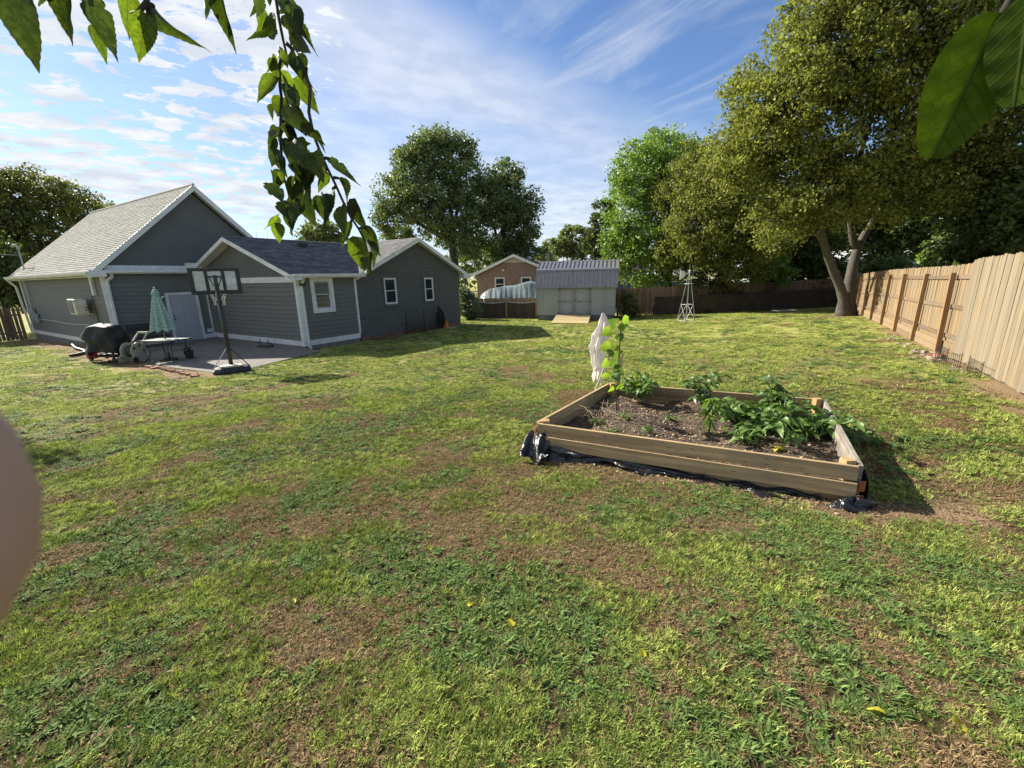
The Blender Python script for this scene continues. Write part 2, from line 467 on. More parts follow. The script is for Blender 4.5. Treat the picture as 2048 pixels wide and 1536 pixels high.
lawn = arrmesh('lawn', np.stack([XX, YY, ZZ], -1).reshape(-1, 3), np.stack([_i, _i + 1, _i + 1 + nx, _i + nx], 1), groundmat(), smooth=True)
struct(lawn)
_far_tone = np.clip((np.hypot(XX, YY) - 7 + 4 * (fbm(XX * .5, YY * .5, 3) - .5)) / 9, 0, 1)     # near ground darkened for the gaps between blades, paling away from the camera
for nm, arr in (('dry', _dry), ('bare', _bare), ('far_tone', _far_tone)):
    lawn.data.attributes.new(nm, 'FLOAT', 'POINT').data.foreach_set('value', arr.astype(np.float32).ravel())

# ------------------------------------------------------------------ grass: patches of blades strewn over the turf
def blades(n, size, l0, l1, w, lean, r, droop=.35):
    cc = (r.random((max(4, n // 11), 2)) - .5) * size; c = cc[r.integers(0, len(cc), n)] + r.normal(size=(n, 2)) * .011; a = r.random(n) * 2 * np.pi
    ln = l0 + (l1 - l0) * r.random(n); le = lean * (.3 + .9 * r.random(n))
    d = np.stack([np.cos(a), np.sin(a)], 1); s = np.stack([-np.sin(a), np.cos(a)], 1) * (w * (.6 + .8 * r.random(n)))[:, None]
    P = []
    for f, q in ((0., 1.), (.55, .9), (1., .12)):
        reach = ln * (f * np.sin(le)) ; h = ln * f * np.cos(le) - droop * ln * f * f * np.sin(le) * .6
        reach = reach + droop * ln * f * f * .35
        m = np.c_[c + d * reach[:, None], np.maximum(h, .002)]
        P += [m + np.c_[s * q, np.zeros(n)], m - np.c_[s * q, np.zeros(n)]]
    V_ = np.stack(P, 1).reshape(-1, 3); o = np.arange(n)[:, None] * 6
    F = np.concatenate([o + np.array([[0, 1, 3, 2]]), o + np.array([[2, 3, 5, 4]])]); return V_, F
def scraps(n, size, l0, l1, r, up=.012):
    c = (r.random((n, 2)) - .5) * size; a = r.random(n) * 6.283; ln = l0 + (l1 - l0) * r.random(n)
    d = np.stack([np.cos(a), np.sin(a), (r.random(n) - .5) * .5], 1); s = np.stack([-np.sin(a), np.cos(a), (r.random(n) - .5) * .9], 1)
    m = np.c_[c, up * (.5 + r.random(n))]; k = (ln * (.09 + .16 * r.random(n)))[:, None]; ln = ln[:, None]
    V_ = np.stack([m - d * ln / 2, m - s * k, m + d * ln / 2 + [0, 0, .004], m + s * k], 1).reshape(-1, 3)
    o = np.arange(n)[:, None] * 4; return V_, o + np.array([[0, 1, 2, 3]])
g_green = leafmat('grass_green', (.10, .155, .034), (.21, .255, .062), .26, .34, .85, spec=.06)
g_pale = leafmat('grass_yellow_green', (.27, .345, .075), (.43, .46, .14), .28, .30, .85, spec=.06)
g_broad = leafmat('crabgrass', (.07, .13, .036), (.165, .225, .07), .2, .36, .75, spec=.06)
g_dry = leafmat('grass_dry', (.33, .235, .12), (.125, .082, .042), .15, .4, .9, tcol=(1, .9, .7), spec=.05)
g_litter = leafmat('leaf_litter', (.30, .225, .14), (.08, .05, .028), .1, .45, .9, tcol=(1, .8, .6), spec=.08)
def make_grass():
    r = np.random.default_rng(11); S = .30
    protos = [
        [(blades(300, S, .025, .058, .0022, .7, r), 1), (blades(110, S, .02, .05, .0022, .9, r), 0), (blades(70, S, .02, .04, .0018, 1.0, r), 3)],
        [(blades(230, S, .025, .060, .0023, .7, r), 0), (blades(130, S, .02, .05, .0021, .8, r), 1), (blades(90, S, .02, .04, .0018, 1.0, r), 3)],
        [(blades(120, S, .030, .065, .0050, 1.1, r, .5), 2), (blades(110, S, .02, .045, .0022, .8, r), 0), (scraps(8, S, .02, .04, r), 4)],
        [(blades(150, S, .030, .060, .0044, 1.2, r, .6), 2), (blades(60, S, .02, .04, .002, .8, r), 3)],
        [(blades(420, S, .015, .042, .0021, 1.1, r), 3), (blades(50, S, .02, .04, .0019, .8, r), 0), (scraps(14, S, .012, .032, r), 4)],
        [(blades(330, S, .015, .040, .0021, 1.2, r), 3), (blades(30, S, .02, .045, .003, .9, r), 2), (scraps(26, S, .012, .035, r), 4), (blades(40, S, .02, .05, .002, 1.3, r), 4)],
        [(scraps(60, S, .010, .032, r), 4), (blades(70, S, .012, .03, .0016, 1.3, r), 3)],
    ]
    Vs, Fs, mi, pid, o = [], [], [], [], 0
    for k, pr in enumerate(protos):
        for (v, f), m in pr:
            Vs.append(v); Fs.append(f + o); mi.append(np.full(len(f), m)); pid.append(np.full(len(v), k)); o += len(v)
    # where the patches lie
    pts = []
    for d0, d1, sp, sxy, sz in ((.0, 4.8, .108, .80, .64), (4.8, 9, .18, 1.1, .72), (9, 17, .36, 1.9, .8), (17, 33, .62, 3.0, .9)):
        a = np.arange(-d1, d1, sp); px_, py_ = np.meshgrid(a, np.arange(-1.0, d1, sp))
        x = (px_ + (r.random(px_.shape) - .5) * sp * 1.1).ravel(); y = (py_ + (r.random(px_.shape) - .5) * sp * 1.1).ravel()
        d = np.hypot(x, y); k = (d >= d0) & (d < d1) & (np.abs(x) < 1.9 * (y + 1.6)); x, y = x[k], y[k]
        lx, ly = (x - HE.x) * HA.x + (y - HE.y) * HA.y, (x - HE.x) * HB.x + (y - HE.y) * HB.y
        m = sxy * .15
        bad = (lx > -m) & (ly > -m) & (lx < 10) | (ly > 7.17 - m) & (lx > -3.6 - m)
        bad |= inpoly(lx, ly, [(.1, 8), (-4.35 - m, 8), (-4.35 - m, .3), (-4.15 - m, -2.2 - m), (-.2, -1.3 - m), (.3, 0)])
        bad |= inpoly(x, y, [BED['L'], BED['R'], BED['BR'], BED['BL']])
        fo = (x - FP.x) * -FD.y + (y - FP.y) * FD.x; bad |= fo < .05
        bad |= (y > 29.9 - .045 * x) | (np.hypot(x - TREE.x, y - TREE.y) < .5)
        sx = (x - SHED_O.x) * math.cos(SHED_RZ) + (y - SHED_O.y) * math.sin(SHED_RZ); sy = -(x - SHED_O.x) * math.sin(SHED_RZ) + (y - SHED_O.y) * math.cos(SHED_RZ)
        bad |= (sx > -.1) & (sx < 5.0) & (sy > -.15)
        x, y = x[~bad], y[~bad]
        dry, bare = lawnmasks(x, y); u = r.random(len(x)); v = r.random(len(x))
        broad = fbm(x * 1.5 + 50, y * 1.5 + 8, 3); nearf = np.clip((9 - np.hypot(x, y)) / 5, 0, 1)
        kk = np.where(u < .68 - .42 * nearf, 0, 1)
        kk = np.where((broad > .58 - .10 * nearf) & (u < .85), np.where(v < .5, 2, 3), kk)
        kk = np.where(v < dry * .82 + .09 * nearf, np.where(u < .55, 4, 5), kk)
        keep = u > bare * .75; kk = np.where((r.random(len(x)) < bare) , 6, kk)
        keep |= kk == 6
        x, y, kk = x[keep], y[keep], kk[keep]
        sc = sxy * (.85 + .4 * r.random(len(x)))
        zs = sz * (.7 + .8 * r.random(len(x)) ** 2)
        pts.append(np.c_[x, y, TA(x, y) + (fbm(x * .9, y * .9, 3) - .5) * .05 * np.clip((40 - np.hypot(x, y)) / 30, 0, 1), kk, sc, zs, r.random(len(x)) * 6.283])
    P = np.concatenate(pts)
    Vall = np.concatenate(Vs + [P[:, :3]]); F = np.concatenate(Fs)
    ob = arrmesh('lawn_grass', Vall, F, [g_green, g_pale, g_broad, g_dry, g_litter]); me = ob.data
    me.polygons.foreach_set('material_index', np.concatenate(mi).astype(np.int32))
    nP = len(P); z0 = np.zeros(o)
    def attr(n, t, arr, key='value'): me.attributes.new(n, t, 'POINT').data.foreach_set(key, arr.ravel())
    attr('pid', 'INT', np.concatenate(pid + [np.full(nP, -1)]).astype(np.int32))
    attr('kk', 'INT', np.r_[z0, P[:, 3]].astype(np.int32))
    attr('scl', 'FLOAT_VECTOR', np.r_[np.zeros((o, 3)), np.c_[P[:, 4], P[:, 4], P[:, 5]]].astype(np.float32), 'vector')
    attr('rot', 'FLOAT_VECTOR', np.r_[np.zeros((o, 3)), np.c_[np.zeros(nP), np.zeros(nP), P[:, 6]]].astype(np.float32), 'vector')
    g = bpy.data.node_groups.new('strew', 'GeometryNodeTree')
    g.interface.new_socket('Geometry', in_out='INPUT', socket_type='NodeSocketGeometry')
    g.interface.new_socket('Geometry', in_out='OUTPUT', socket_type='NodeSocketGeometry')
    n = g.nodes; l = g.links
    gi, go = n.new('NodeGroupInput'), n.new('NodeGroupOutput')
    def named(nm, t):
        q = n.new('GeometryNodeInputNamedAttribute'); q.data_type = t; q.inputs[0].default_value = nm; return q.outputs[0]
    cmp_ = n.new('FunctionNodeCompare'); cmp_.data_type = 'INT'; cmp_.operation = 'LESS_THAN'
    l.new(named('pid', 'INT'), cmp_.inputs[2]); cmp_.inputs[3].default_value = 0
    sg = n.new('GeometryNodeSeparateGeometry'); l.new(gi.outputs[0], sg.inputs[0]); l.new(cmp_.outputs[0], sg.inputs[1])
    sp = n.new('GeometryNodeSplitToInstances'); l.new(sg.outputs[1], sp.inputs[0]); l.new(named('pid', 'INT'), sp.inputs['Group ID'])
    ip = n.new('GeometryNodeInstanceOnPoints'); ip.inputs['Pick Instance'].default_value = True
    l.new(sg.outputs[0], ip.inputs['Points']); l.new(sp.outputs[0], ip.inputs['Instance'])
    l.new(named('kk', 'INT'), ip.inputs['Instance Index']); l.new(named('scl', 'FLOAT_VECTOR'), ip.inputs['Scale'])
    e2r = n.new('FunctionNodeEulerToRotation'); l.new(named('rot', 'FLOAT_VECTOR'), e2r.inputs[0]); l.new(e2r.outputs[0], ip.inputs['Rotation'])
    l.new(ip.outputs[0], go.inputs[0])
    md = ob.modifiers.new('strew', 'NODES'); md.node_group = g
    stuff(ob); ob['label'] = 'short patchy green and straw brown grass covering the yard'; ob['category'] = 'grass'
    return ob
make_grass()
# ------------------------------------------------------------------ shared materials
white_paint = mat('white_paint', (.72, .72, .70), (.60, .60, .58), 3, rough=.5, dirt=((.40, .38, .33), 2.5, .5, .75, .45))
siding_paint = mat('grey_siding_paint', (.150, .150, .136), (.130, .130, .118), 2, (1, 1, 8), rough=.65, objvar=.05, bump=.08, bscale=40)
gable_paint = mat('grey_gable_panel', (.13, .128, .12), (.112, .11, .104), 1.5, rough=.7, bump=.05, bscale=60)
brick_paint = mat('grey_painted_brick', (.145, .146, .130), (.122, .123, .110), 9, rough=.8, island=.12, bump=.25, bscale=80)
mortar_paint = mat('grey_painted_mortar', (.085, .09, .09), (.07, .075, .075), 12, rough=.9)
shingle_light = mat('shingle_weathered', (.43, .415, .385), (.32, .305, .28), 40, rough=.95, island=.16, bump=.4, bscale=180, contrast=(.3, .7))
shingle_dark = mat('shingle_charcoal', (.155, .155, .165), (.085, .085, .095), 30, rough=.95, island=.38, bump=.4, bscale=180)
door_paint = mat('door_paint', (.40, .40, .42), (.37, .37, .39), 3, rough=.45)
glass = mat('window_glass', (.02, .028, .03), (.03, .035, .038), 2, rough=.06, spec=.8)
blind = mat('window_blind', (.16, .17, .16), (.12, .13, .12), 4, rough=.7)
black_metal = mat('black_metal', (.016, .016, .018), (.03, .03, .032), 14, rough=.42, spec=.5)
black_plastic = mat('black_plastic', (.018, .018, .02), (.035, .035, .035), 9, rough=.5)
concrete = mat('concrete', (.19, .175, .15), (.13, .122, .105), 3.2, rough=.92, bump=.2, bscale=70, dirt=((.13, .12, .10), 1.3, .48, .75, .7), detail=7)
foundation_m = mat('foundation', (.22, .20, .18), (.14, .13, .12), 5, rough=.95, bump=.2)
redbrick_m = mat('red_brick', (.30, .15, .095), (.20, .10, .07), 9, rough=.9, objvar=.2, bump=.3, bscale=60)
grey_metal = mat('galvanised_metal', (.42, .44, .46), (.30, .32, .34), 8, rough=.45, metal=.6)

# ------------------------------------------------------------------ the house
house = empty('house', HE, 'grey lap sided house with white trim, steep gable and painted brick wing', 'house', rz=HRZ)
H = house
EXP = .176                                        # siding exposure
def siding(x0, y0, x1, y1, nrm, z0, z1):
    """lap siding on a straight wall; every board is its own piece"""
    n = int(round((z1 - z0) / EXP)); e = (z1 - z0) / n; nx_, ny_ = nrm
    m = MB()
    prof = ((0, 0), (.040, 0), (.010, e + .012), (0, e + .012))
    A_ = [(x0 + nx_ * o, y0 + ny_ * o, h) for o, h in prof]
    m.prism(A_, (x1 - x0, y1 - y0, 0)); me = m.mesh('siding_board'); me.materials.append(siding_paint)
    for k in range(n):
        o = link('siding_board', me, H); o.location = (0, 0, z0 + k * e)
def strip(name, mat_, x0, y0, z0, x1, y1, z1, **k): return box(name, mat_, H, x0, y0, z0, x1, y1, z1, **k)

# wall cores (boxes set inside the cladding)
strip('wall', siding_paint, -3.6, 7.17, -.3, 3.8, 19.6, 3.05)
strip('wall', siding_paint, 0, 0, -.3, 2.64, 7.16, 2.7)
MB().prism([(-3.6, 7.17, 3.05), (3.8, 7.17, 3.05), (.1, 7.17, 6.45)], (0, 12.4, 0)).build('gable_wall', gable_paint, H)
MB().prism([(0, 0, 2.7), (0, 7.16, 2.7), (0, 7.16, 3.05), (0, 4.0, 4.22), (0, -.05, 2.75)], (2.6, 0, 0)).build('gable_wall', gable_paint, H)
siding(-3.6, 7.17, -3.6, 19.6, (-1, 0), .22, 3.0)
siding(-3.6, 7.17, 0, 7.17, (0, -1), .22, 2.95)
siding(0, 0, 0, 7.16, (-1, 0), .26, 2.50)
siding(0, 0, 2.64, 0, (0, -1), .26, 2.66)
# white base boards, bands, corner boards
for c in ((-3.635, 7.13, .03, -3.60, 19.6, .22), (-3.6, 7.13, .03, -1.68, 7.169, .22), (-.42, 7.13, .03, -.03, 7.168, .22),
          (-.036, 0, .05, 0, 7.13, .26), (-.036, -.036, .05, 2.66, 0, .26)):
    strip('base_board', white_paint, *c)
strip('band_board', white_paint, -.045, .0, 2.50, 0, 7.1, 2.72)
strip('band_board', white_paint, -3.5, 6.99, 3.08, -.2, 7.168, 3.30)
MB().prism([(-3.55, 6.78, 3.02), (-3.55, 6.78, 3.10), (-3.55, 6.80, 3.12), (-3.55, 6.98, 3.12), (-3.55, 6.98, 2.97), (-3.55, 6.84, 2.97)], (3.3, 0, 0)).build('gutter', white_paint, H)
strip('flashing', white_paint, -.75, 6.72, 3.17, -.15, 6.98, 3.42)
for c in ((-3.66, 7.11, .03, -3.5, 7.17, 3.0), (-.08, 7.08, .22, -.02, 7.15, 2.9), (-.04, -.045, .26, .11, .0, 2.70), (-.046, -.04, .26, -.001, .10, 2.50),
          (2.60, -.052, .26, 2.70, .0, 2.66), (-3.66, 19.5, .03, -3.55, 19.66, 3.0)):
    strip('corner_board', white_paint, *c)
strip('foundation', foundation_m, -.02, -.02, -.4, 2.6, 7.1, .05)
strip('foundation', foundation_m, -3.62, 7.15, -.5, 0, 19.6, .03)

# --- roofs
def shingles(name, mat_, o, u, v, n, vlen, u0, u1, course=.14, tab=.31, seed=1):
    """courses of shingle tabs on a roof plane: o corner, u along the eave, v up the slope, n outward"""
    r = np.random.default_rng(seed); o, u, v, n = (np.array(q, float) for q in (o, u, v, n))
    Vs, k = [], 0
    for i in range(int(vlen / course)):
        a = i * course; s, e = u0(a), u1(a); x = s - r.random() * tab
        while x < e:
            w = tab * (.8 + .4 * r.random()); l, q = max(x + .006, s), min(x + w - .006, e); x += w
            if q - l < .02: continue
            t = .013 + .009 * r.random(); dn = a - .012 * r.random()
            b = a + course * 1.12
            Vs.append([o + u * l + v * dn, o + u * q + v * dn, o + u * q + v * dn + n * t, o + u * l + v * dn + n * t,
                       o + u * q + v * b + n * .002, o + u * l + v * b + n * .002])
            k += 1
    Vx = np.array(Vs).reshape(-1, 3); q = np.arange(k)[:, None] * 6
    F = np.concatenate([q + np.array([[0, 1, 2, 3]]), q + np.array([[3, 2, 4, 5]])])
    return stuff(arrmesh(name, Vx, F, mat_, H))
def slab(name, mat_, pts, drop):
    return MB().prism(pts, drop).build(name, mat_, H)
# main roof: steep, ridge runs away to the left
y0, y1 = 6.80, 19.95
ex = -3.98; ez = 6.72 - .9 * (.1 - ex)
slab('roof', shingle_light, [(ex, y0, ez), (.1, y0, 6.72), (.1, y1, 6.72), (ex, y1, ez)], (0, 0, -.10))
slab('roof', shingle_light, [(.102, y0, 6.72), (4.2, y0, 6.72 - .9 * 4.1), (4.2, y1, 6.72 - .9 * 4.1), (.102, y1, 6.72)], (0, 0, -.10))
sl = math.hypot(1, .9)
shingles('shingle_courses', shingle_light, (ex, y0, ez), (0, 1, 0), (1 / sl, 0, .9 / sl), (-.9 / sl, 0, 1 / sl), (.1 - ex) * sl, lambda a: -.02, lambda a: y1 - y0, seed=3)
MB().tube([(.1, y0 - .01, 6.735), (.1, y1, 6.735)], .06, 8).build('ridge_cap', shingle_light, H)
# rake boards and soffits
def rake(xa, za, xb, zb, y, h=.24, t=.04, m=white_paint):
    MB().prism([(xa, y, za - .03), (xb, y, zb - .03), (xb, y, zb - .03 - h), (xa, y, za - .03 - h)], (0, -t, 0)).build('rake_board', m, H)
rake(ex - .05, ez, .1, 6.72 + .045, y0 + .02)
rake(.1, 6.72 + .045, 4.25, 6.72 - .9 * 4.15, y0 + .018)
MB().prism([(ex, 6.83, ez - .13), (.1, 6.83, 6.59), (.1, 7.16, 6.59), (ex, 7.16, ez - .13)], (0, 0, -.02)).build('soffit', white_paint, H)
MB().prism([(.1, 6.83, 6.59), (4.2, 6.83, 6.59 - .9 * 4.1), (4.2, 7.16, 6.59 - .9 * 4.1), (.1, 7.16, 6.59)], (0, 0, -.02)).build('soffit', white_paint, H)
strip('eave_return', white_paint, -4.02, 6.79, 2.86, -3.52, 7.12, 3.12)
strip('soffit', white_paint, -3.97, 7.13, 2.86, -3.6, 19.9, 2.89)
MB().prism([(-4.13, 6.80, 3.06), (-4.13, 6.80, 2.99), (-4.07, 6.80, 2.91), (-3.985, 6.80, 2.91), (-3.985, 6.80, 3.06)], (0, 13.1, 0)).build('gutter', white_paint, H)
# extension roof: low gable, ridge parallel to the main gable wall
ez2 = 4.35 - .356 * 4.38; s2 = math.hypot(1, .356); X0 = -.42
slab('roof', shingle_dark, [(X0, -.38, ez2), (2.64, -.38, ez2), (6.2, 4, 4.35), (X0, 4, 4.35)], (0, 0, -.09))
slab('roof', shingle_dark, [(X0, 4.002, 4.35), (6.2, 4.002, 4.35), (6.2, 7.14, 4.35 - .356 * 3.14), (X0, 7.14, 4.35 - .356 * 3.14)], (0, 0, -.09))
shingles('shingle_courses', shingle_dark, (X0, -.38, ez2), (1, 0, 0), (0, 1 / s2, .356 / s2), (0, -.356 / s2, 1 / s2), 4.38 * s2, lambda a: -.02, lambda a: 3.06 + a * .765, seed=5)
MB().tube([(X0 - .01, 4.0, 4.36), (6.1, 4.0, 4.36)], .05, 8).build('ridge_cap', shingle_dark, H)
def rakex(ya, za, yb, zb, x, h=.17, t=.04):
    MB().prism([(x, ya, za - .02), (x, yb, zb - .02), (x, yb, zb - .02 - h), (x, ya, za - .02 - h)], (-t, 0, 0)).build('rake_board', white_paint, H)
rakex(-.45, ez2 - .02, 4.0, 4.375, X0 + .02); rakex(4.0, 4.375, 7.10, 4.375 - .356 * 3.1, X0 + .019)
MB().prism([(X0, -.36, ez2 - .12), (X0, 4.0, 4.23), (0, 4.0, 4.23), (0, -.36, ez2 - .12)], (0, 0, -.015)).build('soffit', white_paint, H)
MB().prism([(X0, 4.0, 4.23), (X0, 7.1, 4.23 - .356 * 3.1), (0, 7.1, 4.23 - .356 * 3.1), (0, 4.0, 4.23)], (0, 0, -.015)).build('soffit', white_paint, H)
strip('eave_return', white_paint, -.44, -.46, 2.58, -.03, -.06, 2.73)
MB().prism([(-.38, -.50, 2.80), (-.38, -.50, 2.73), (-.38, -.45, 2.66), (-.38, -.385, 2.66), (-.38, -.385, 2.80)], (3.3, 0, 0)).build('gutter', white_paint, H)
strip('soffit', white_paint, -.02, -.38, 2.655, 2.9, -.03, 2.68)
# brick wing roof: ridge runs away to the left
ez3 = 4.48 - .448 * 3.85; s3 = math.hypot(1, .448)
slab('roof', shingle_light, [(2.57, -.36, ez3), (6.42, -.36, 4.48), (6.42, 9.5, 4.48), (2.57, 9.5, ez3)], (0, 0, -.09))
slab('roof', shingle_light, [(6.422, -.36, 4.48), (10.3, -.36, 4.48 - .448 * 3.88), (10.3, 9.5, 4.48 - .448 * 3.88), (6.422, 9.5, 4.48)], (0, 0, -.09))
wing_sh = mat('shingle_grey', (.27, .265, .26), (.17, .165, .165), 30, rough=.95, island=.22, bump=.4, bscale=180)
shingles('shingle_courses', wing_sh, (2.57, -.36, ez3), (0, 1, 0), (1 / s3, 0, .448 / s3), (-.448 / s3, 0, 1 / s3), 3.85 * s3, lambda a: -.02, lambda a: .15 + a * 1.16 + .25, seed=8)
for c in (((2.5, ez3), (6.42, 4.505)), ((6.42, 4.505), (10.36, 4.48 - .448 * 3.94))):
    MB().prism([(c[0][0], -.34, c[0][1] - .03), (c[1][0], -.34, c[1][1] - .03), (c[1][0], -.34, c[1][1] - .21), (c[0][0], -.34, c[0][1] - .21)], (0, -.035, 0)).build('rake_board', white_paint, H)
MB().prism([(2.6, -.33, ez3 - .11), (6.42, -.33, 4.37), (6.42, 0, 4.37), (2.6, 0, ez3 - .11)], (0, 0, -.015)).build('soffit', white_paint, H)
MB().prism([(6.42, -.33, 4.37), (10.3, -.33, 4.37 - .448 * 3.88), (10.3, 0, 4.37 - .448 * 3.88), (6.42, 0, 4.37)], (0, 0, -.015)).build('soffit', white_paint, H)
strip('eave_return', white_paint, 9.86, -.36, 2.50, 10.38, -.05, 2.74)
strip('gutter', white_paint, 10.3, -.33, 2.62, 10.42, 9.4, 2.74)
# brick wing wall
MB().prism([(2.7, .02, -.4), (9.8, .02, -.4), (9.8, .02, 2.82), (6.42, .02, 4.36), (2.7, .02, 2.69)], (0, .25, 0)).build('wall', mortar_paint, H)
strip('wall', brick_paint, 2.71, .28, -.4, 9.79, 9.3, 2.65)
WINS = [(4.29, 5.02, 1.40, 2.60), (6.98, 7.62, 1.40, 2.58)]
def bricks():
    Vs = []; r = np.random.default_rng(4); bw, bh, j = .203, .0665, .0095
    z = .02; row = 0
    while z < 4.3:
        x = 2.71 - (.106 if row % 2 else 0)
        while x < 9.8:
            l, q = max(x, 2.71), min(x + bw - j, 9.8); x += bw
            top = 4.36 - .455 * abs((l + q) / 2 - 6.42)
            if q - l < .03 or z + bh > top: continue
            if any(l < b + .02 and q > a - .02 and z + bh > c - .10 and z < d + .0 for a, b, c, d in WINS): continue
            p = .004 + .010 * r.random()
            Vs.append([(l, .02, z), (q, .02, z), (q, .02, z + bh - j), (l, .02, z + bh - j), (l, .012 - p, z), (q, .012 - p, z), (q, .012 - p, z + bh - j), (l, .012 - p, z + bh - j)])
        z += bh; row += 1
    Vx = np.array(Vs).reshape(-1, 3); q = np.arange(len(Vs))[:, None] * 8
    F = np.concatenate([q + np.array([[f]]) .reshape(1, 4) for f in ((4, 5, 6, 7), (0, 4, 7, 3), (5, 1, 2, 6), (3, 7, 6, 2), (0, 1, 5, 4))])
    return stuff(arrmesh('brickwork', Vx, F, brick_paint, H))
bricks()
for k in range(33):
    o = MB().box(0, 0, 0, .205, .04, .075).build('brick', redbrick_m, H) if k == 0 else link('brick', o.data, H)
    o.location = (2.76 + k * .213, -.012 - .004 * (k % 3), -.075)
for k in range(33):
    q = link('brick', o.data, H); q.location = (2.70 + k * .213 + .1, -.010 - .004 * ((k + 1) % 3), -.165)

# --- windows
def window(x0, x1, z0, z1, y, trim=0., sill=True):
    w = MB()
    f = .045
    for c in ((x0, z0, x1, z0 + f), (x0, z1 - f, x1, z1), (x0, z0 + f, x0 + f, z1 - f), (x1 - f, z0 + f, x1, z1 - f)):
        w.box(c[0], y - .02, c[1], c[2], y + .05, c[3])
    fr = w.build('window', white_paint, H)
    zm = (z0 + z1) / 2
    s = MB()
    for a, b, d in ((zm, z1 - f, .012), (z0 + f, zm + .035, -.006)):
        for c in ((x0 + f, a, x1 - f, a + .035), (x0 + f, b - .035, x1 - f, b), (x0 + f, a + .035, x0 + f + .03, b - .035), (x1 - f - .03, a + .035, x1 - f, b - .035)):
            s.box(c[0], y + d, c[1], c[2], y + d + .022, c[3])
    s.build('sash', white_paint, fr)
    for a, b, d in ((zm + .03, z1 - .07, .024), (z0 + .07, zm + .005, .006)):
        MB().box(x0 + .072, y + d, a, x1 - .072, y + d + .004, b).build('pane', glass, fr)
    bl = MB()
    for k in range(int((z1 - zm) / .045)):
        bl.obox((x0 + .06, y + .055, zm + .04 + k * .045), (x1 - x0 - .12, 0, 0), (0, .012, .03), (0, .002, 0))
    stuff(bl.build('blind', blind, fr))
    if trim:
        tr = MB()
        for c in ((x0 - trim, z0 - trim, x1 + trim, z0), (x0 - trim, z1, x1 + trim, z1 + trim), (x0 - trim, z0, x0, z1), (x1, z0, x1 + trim, z1)):
            tr.box(c[0], y - .05, c[1], c[2], y + .0, c[3])
        tr.build('casing', white_paint, fr)
    if sill:
        MB().box(x0 - .04, y - .075, z0 - .09, x1 + .04, y + .0, z0 - .012).build('sill', brick_paint, fr)
    return fr
window(.66, 1.40, 1.42, 2.55, -.03, trim=.13, sill=False)
for a, b, c, d in WINS: window(a, b, c, d, -.005)
# --- door
dr = MB()
for c in ((-1.68, 0, -1.57, 2.16), (-.53, 0, -.42, 2.16), (-1.57, 2.06, -.53, 2.16)): dr.box(c[0], 7.09, c[1], c[2], 7.145, c[3])
dr.build('door_frame', white_paint, H)
d0 = MB().box(-1.56, 7.115, .03, -.54, 7.15, 2.05).build('door', door_paint, H)
for x in (-1.43, -.98):
    for z0, z1 in ((.22, .82), (.95, 1.55), (1.66, 1.92)):
        MB().prism([(x, 7.1149, z0), (x + .33, 7.1149, z0), (x + .33, 7.1149, z1), (x, 7.1149, z1)], (0, -.012, 0)).build('door_panel', door_paint, d0, bevel=.008)
kb = MB().lathe([(.0, 0), (.03, .0), (.034, .02), (.02, .05), (.0, .055)], n=10).build('knob', black_metal, d0); kb.rotation_euler = (rad(90), 0, 0); kb.location = (-1.49, 7.113, 1.0)
kb2 = link('deadbolt', kb.data, d0); kb2.rotation_euler = (rad(90), 0, 0); kb2.location = (-1.49, 7.113, 1.14)
strip('door_threshold', grey_metal, -1.57, 6.98, 0.0, -.53, 7.16, .028)
# --- downspouts
def spout(path, w=.075): 
    m = MB()
    for a, b in zip(path, path[1:]): m.bar(a, b, w, w, up=(1, .2, 0))
    return m.build('downspout', white_paint, H)
spout([(-3.36, 6.86, 2.98), (-3.36, 6.94, 2.84), (-3.50, 7.05, 2.70), (-3.52, 7.06, .2), (-3.52, 6.95, .08)], .085)
spout([(-4.05, 19.75, 2.92), (-3.8, 19.75, 2.55), (-3.70, 19.72, .1)])
spout([(.06, -.42, 2.68), (.10, -.30, 2.55), (.13, -.09, 2.40), (.13, -.09, .02), (.13, -.25, -.03)])
spout([(-3.70, 8.05, 2.86), (-3.70, 8.05, 2.15)], .10)
# roof vent, security light, wall vent, outlet
rv = MB().box(2.35, 2.95, 4.05, 2.65, 3.25, 4.22).build('roof_vent', black_metal, H)
MB().tube([(.12, -.05, 2.44), (.12, -.17, 2.44)], .03, 8).build('flood_light', black_plastic, H)
for dx_ in (-.06, .07): MB().lathe([(.0, 0), (.055, 0), (.06, .05), (.035, .10), (0, .1)], (.12 + dx_, -.20, 2.36), 10).build('flood_lamp', black_plastic, H)
strip('dryer_vent', white_paint, -.30, 7.04, .30, -.12, 7.13, .46)
strip('outlet_cover', white_paint, -2.3, 7.11, .55, -2.22, 7.145, .66)
strip('hose_bib', grey_metal, -.07, 3.1, .42, 0, 3.16, .48)
wl = MB(); wl.box(-1.98, 7.06, 1.75, -1.88, 7.15, 1.9); wl.tube([(-1.93, 7.05, 1.8), (-1.85, 6.95, 1.98)], .025, 8); wl.lathe([(.0, 0), (.05, .0), (.06, .06), (0, .08)], (-1.83, 6.93, 1.97), 10)
wl.build('wall_lamp', white_paint, H)

# --- patio
pp = [(.0, 7.17), (-4.3, 7.2), (-4.3, .3), (-4.05, -2.0), (-3.7, -2.25), (-.25, -1.3), (-.02, -.05)]
patio = MB().prism([HW(x, y, -.14) for x, y in pp], (0, 0, .135)).build('patio', concrete); struct(patio)
# ------------------------------------------------------------------ things on and around the patio
PZ = -.005                                         # patio surface, house frame
def hthing(name, label, cat, x, y, z=PZ, rz=0., group=None):
    return empty(name, HW(x, y, z), label, cat, group, rz=HRZ + rz)
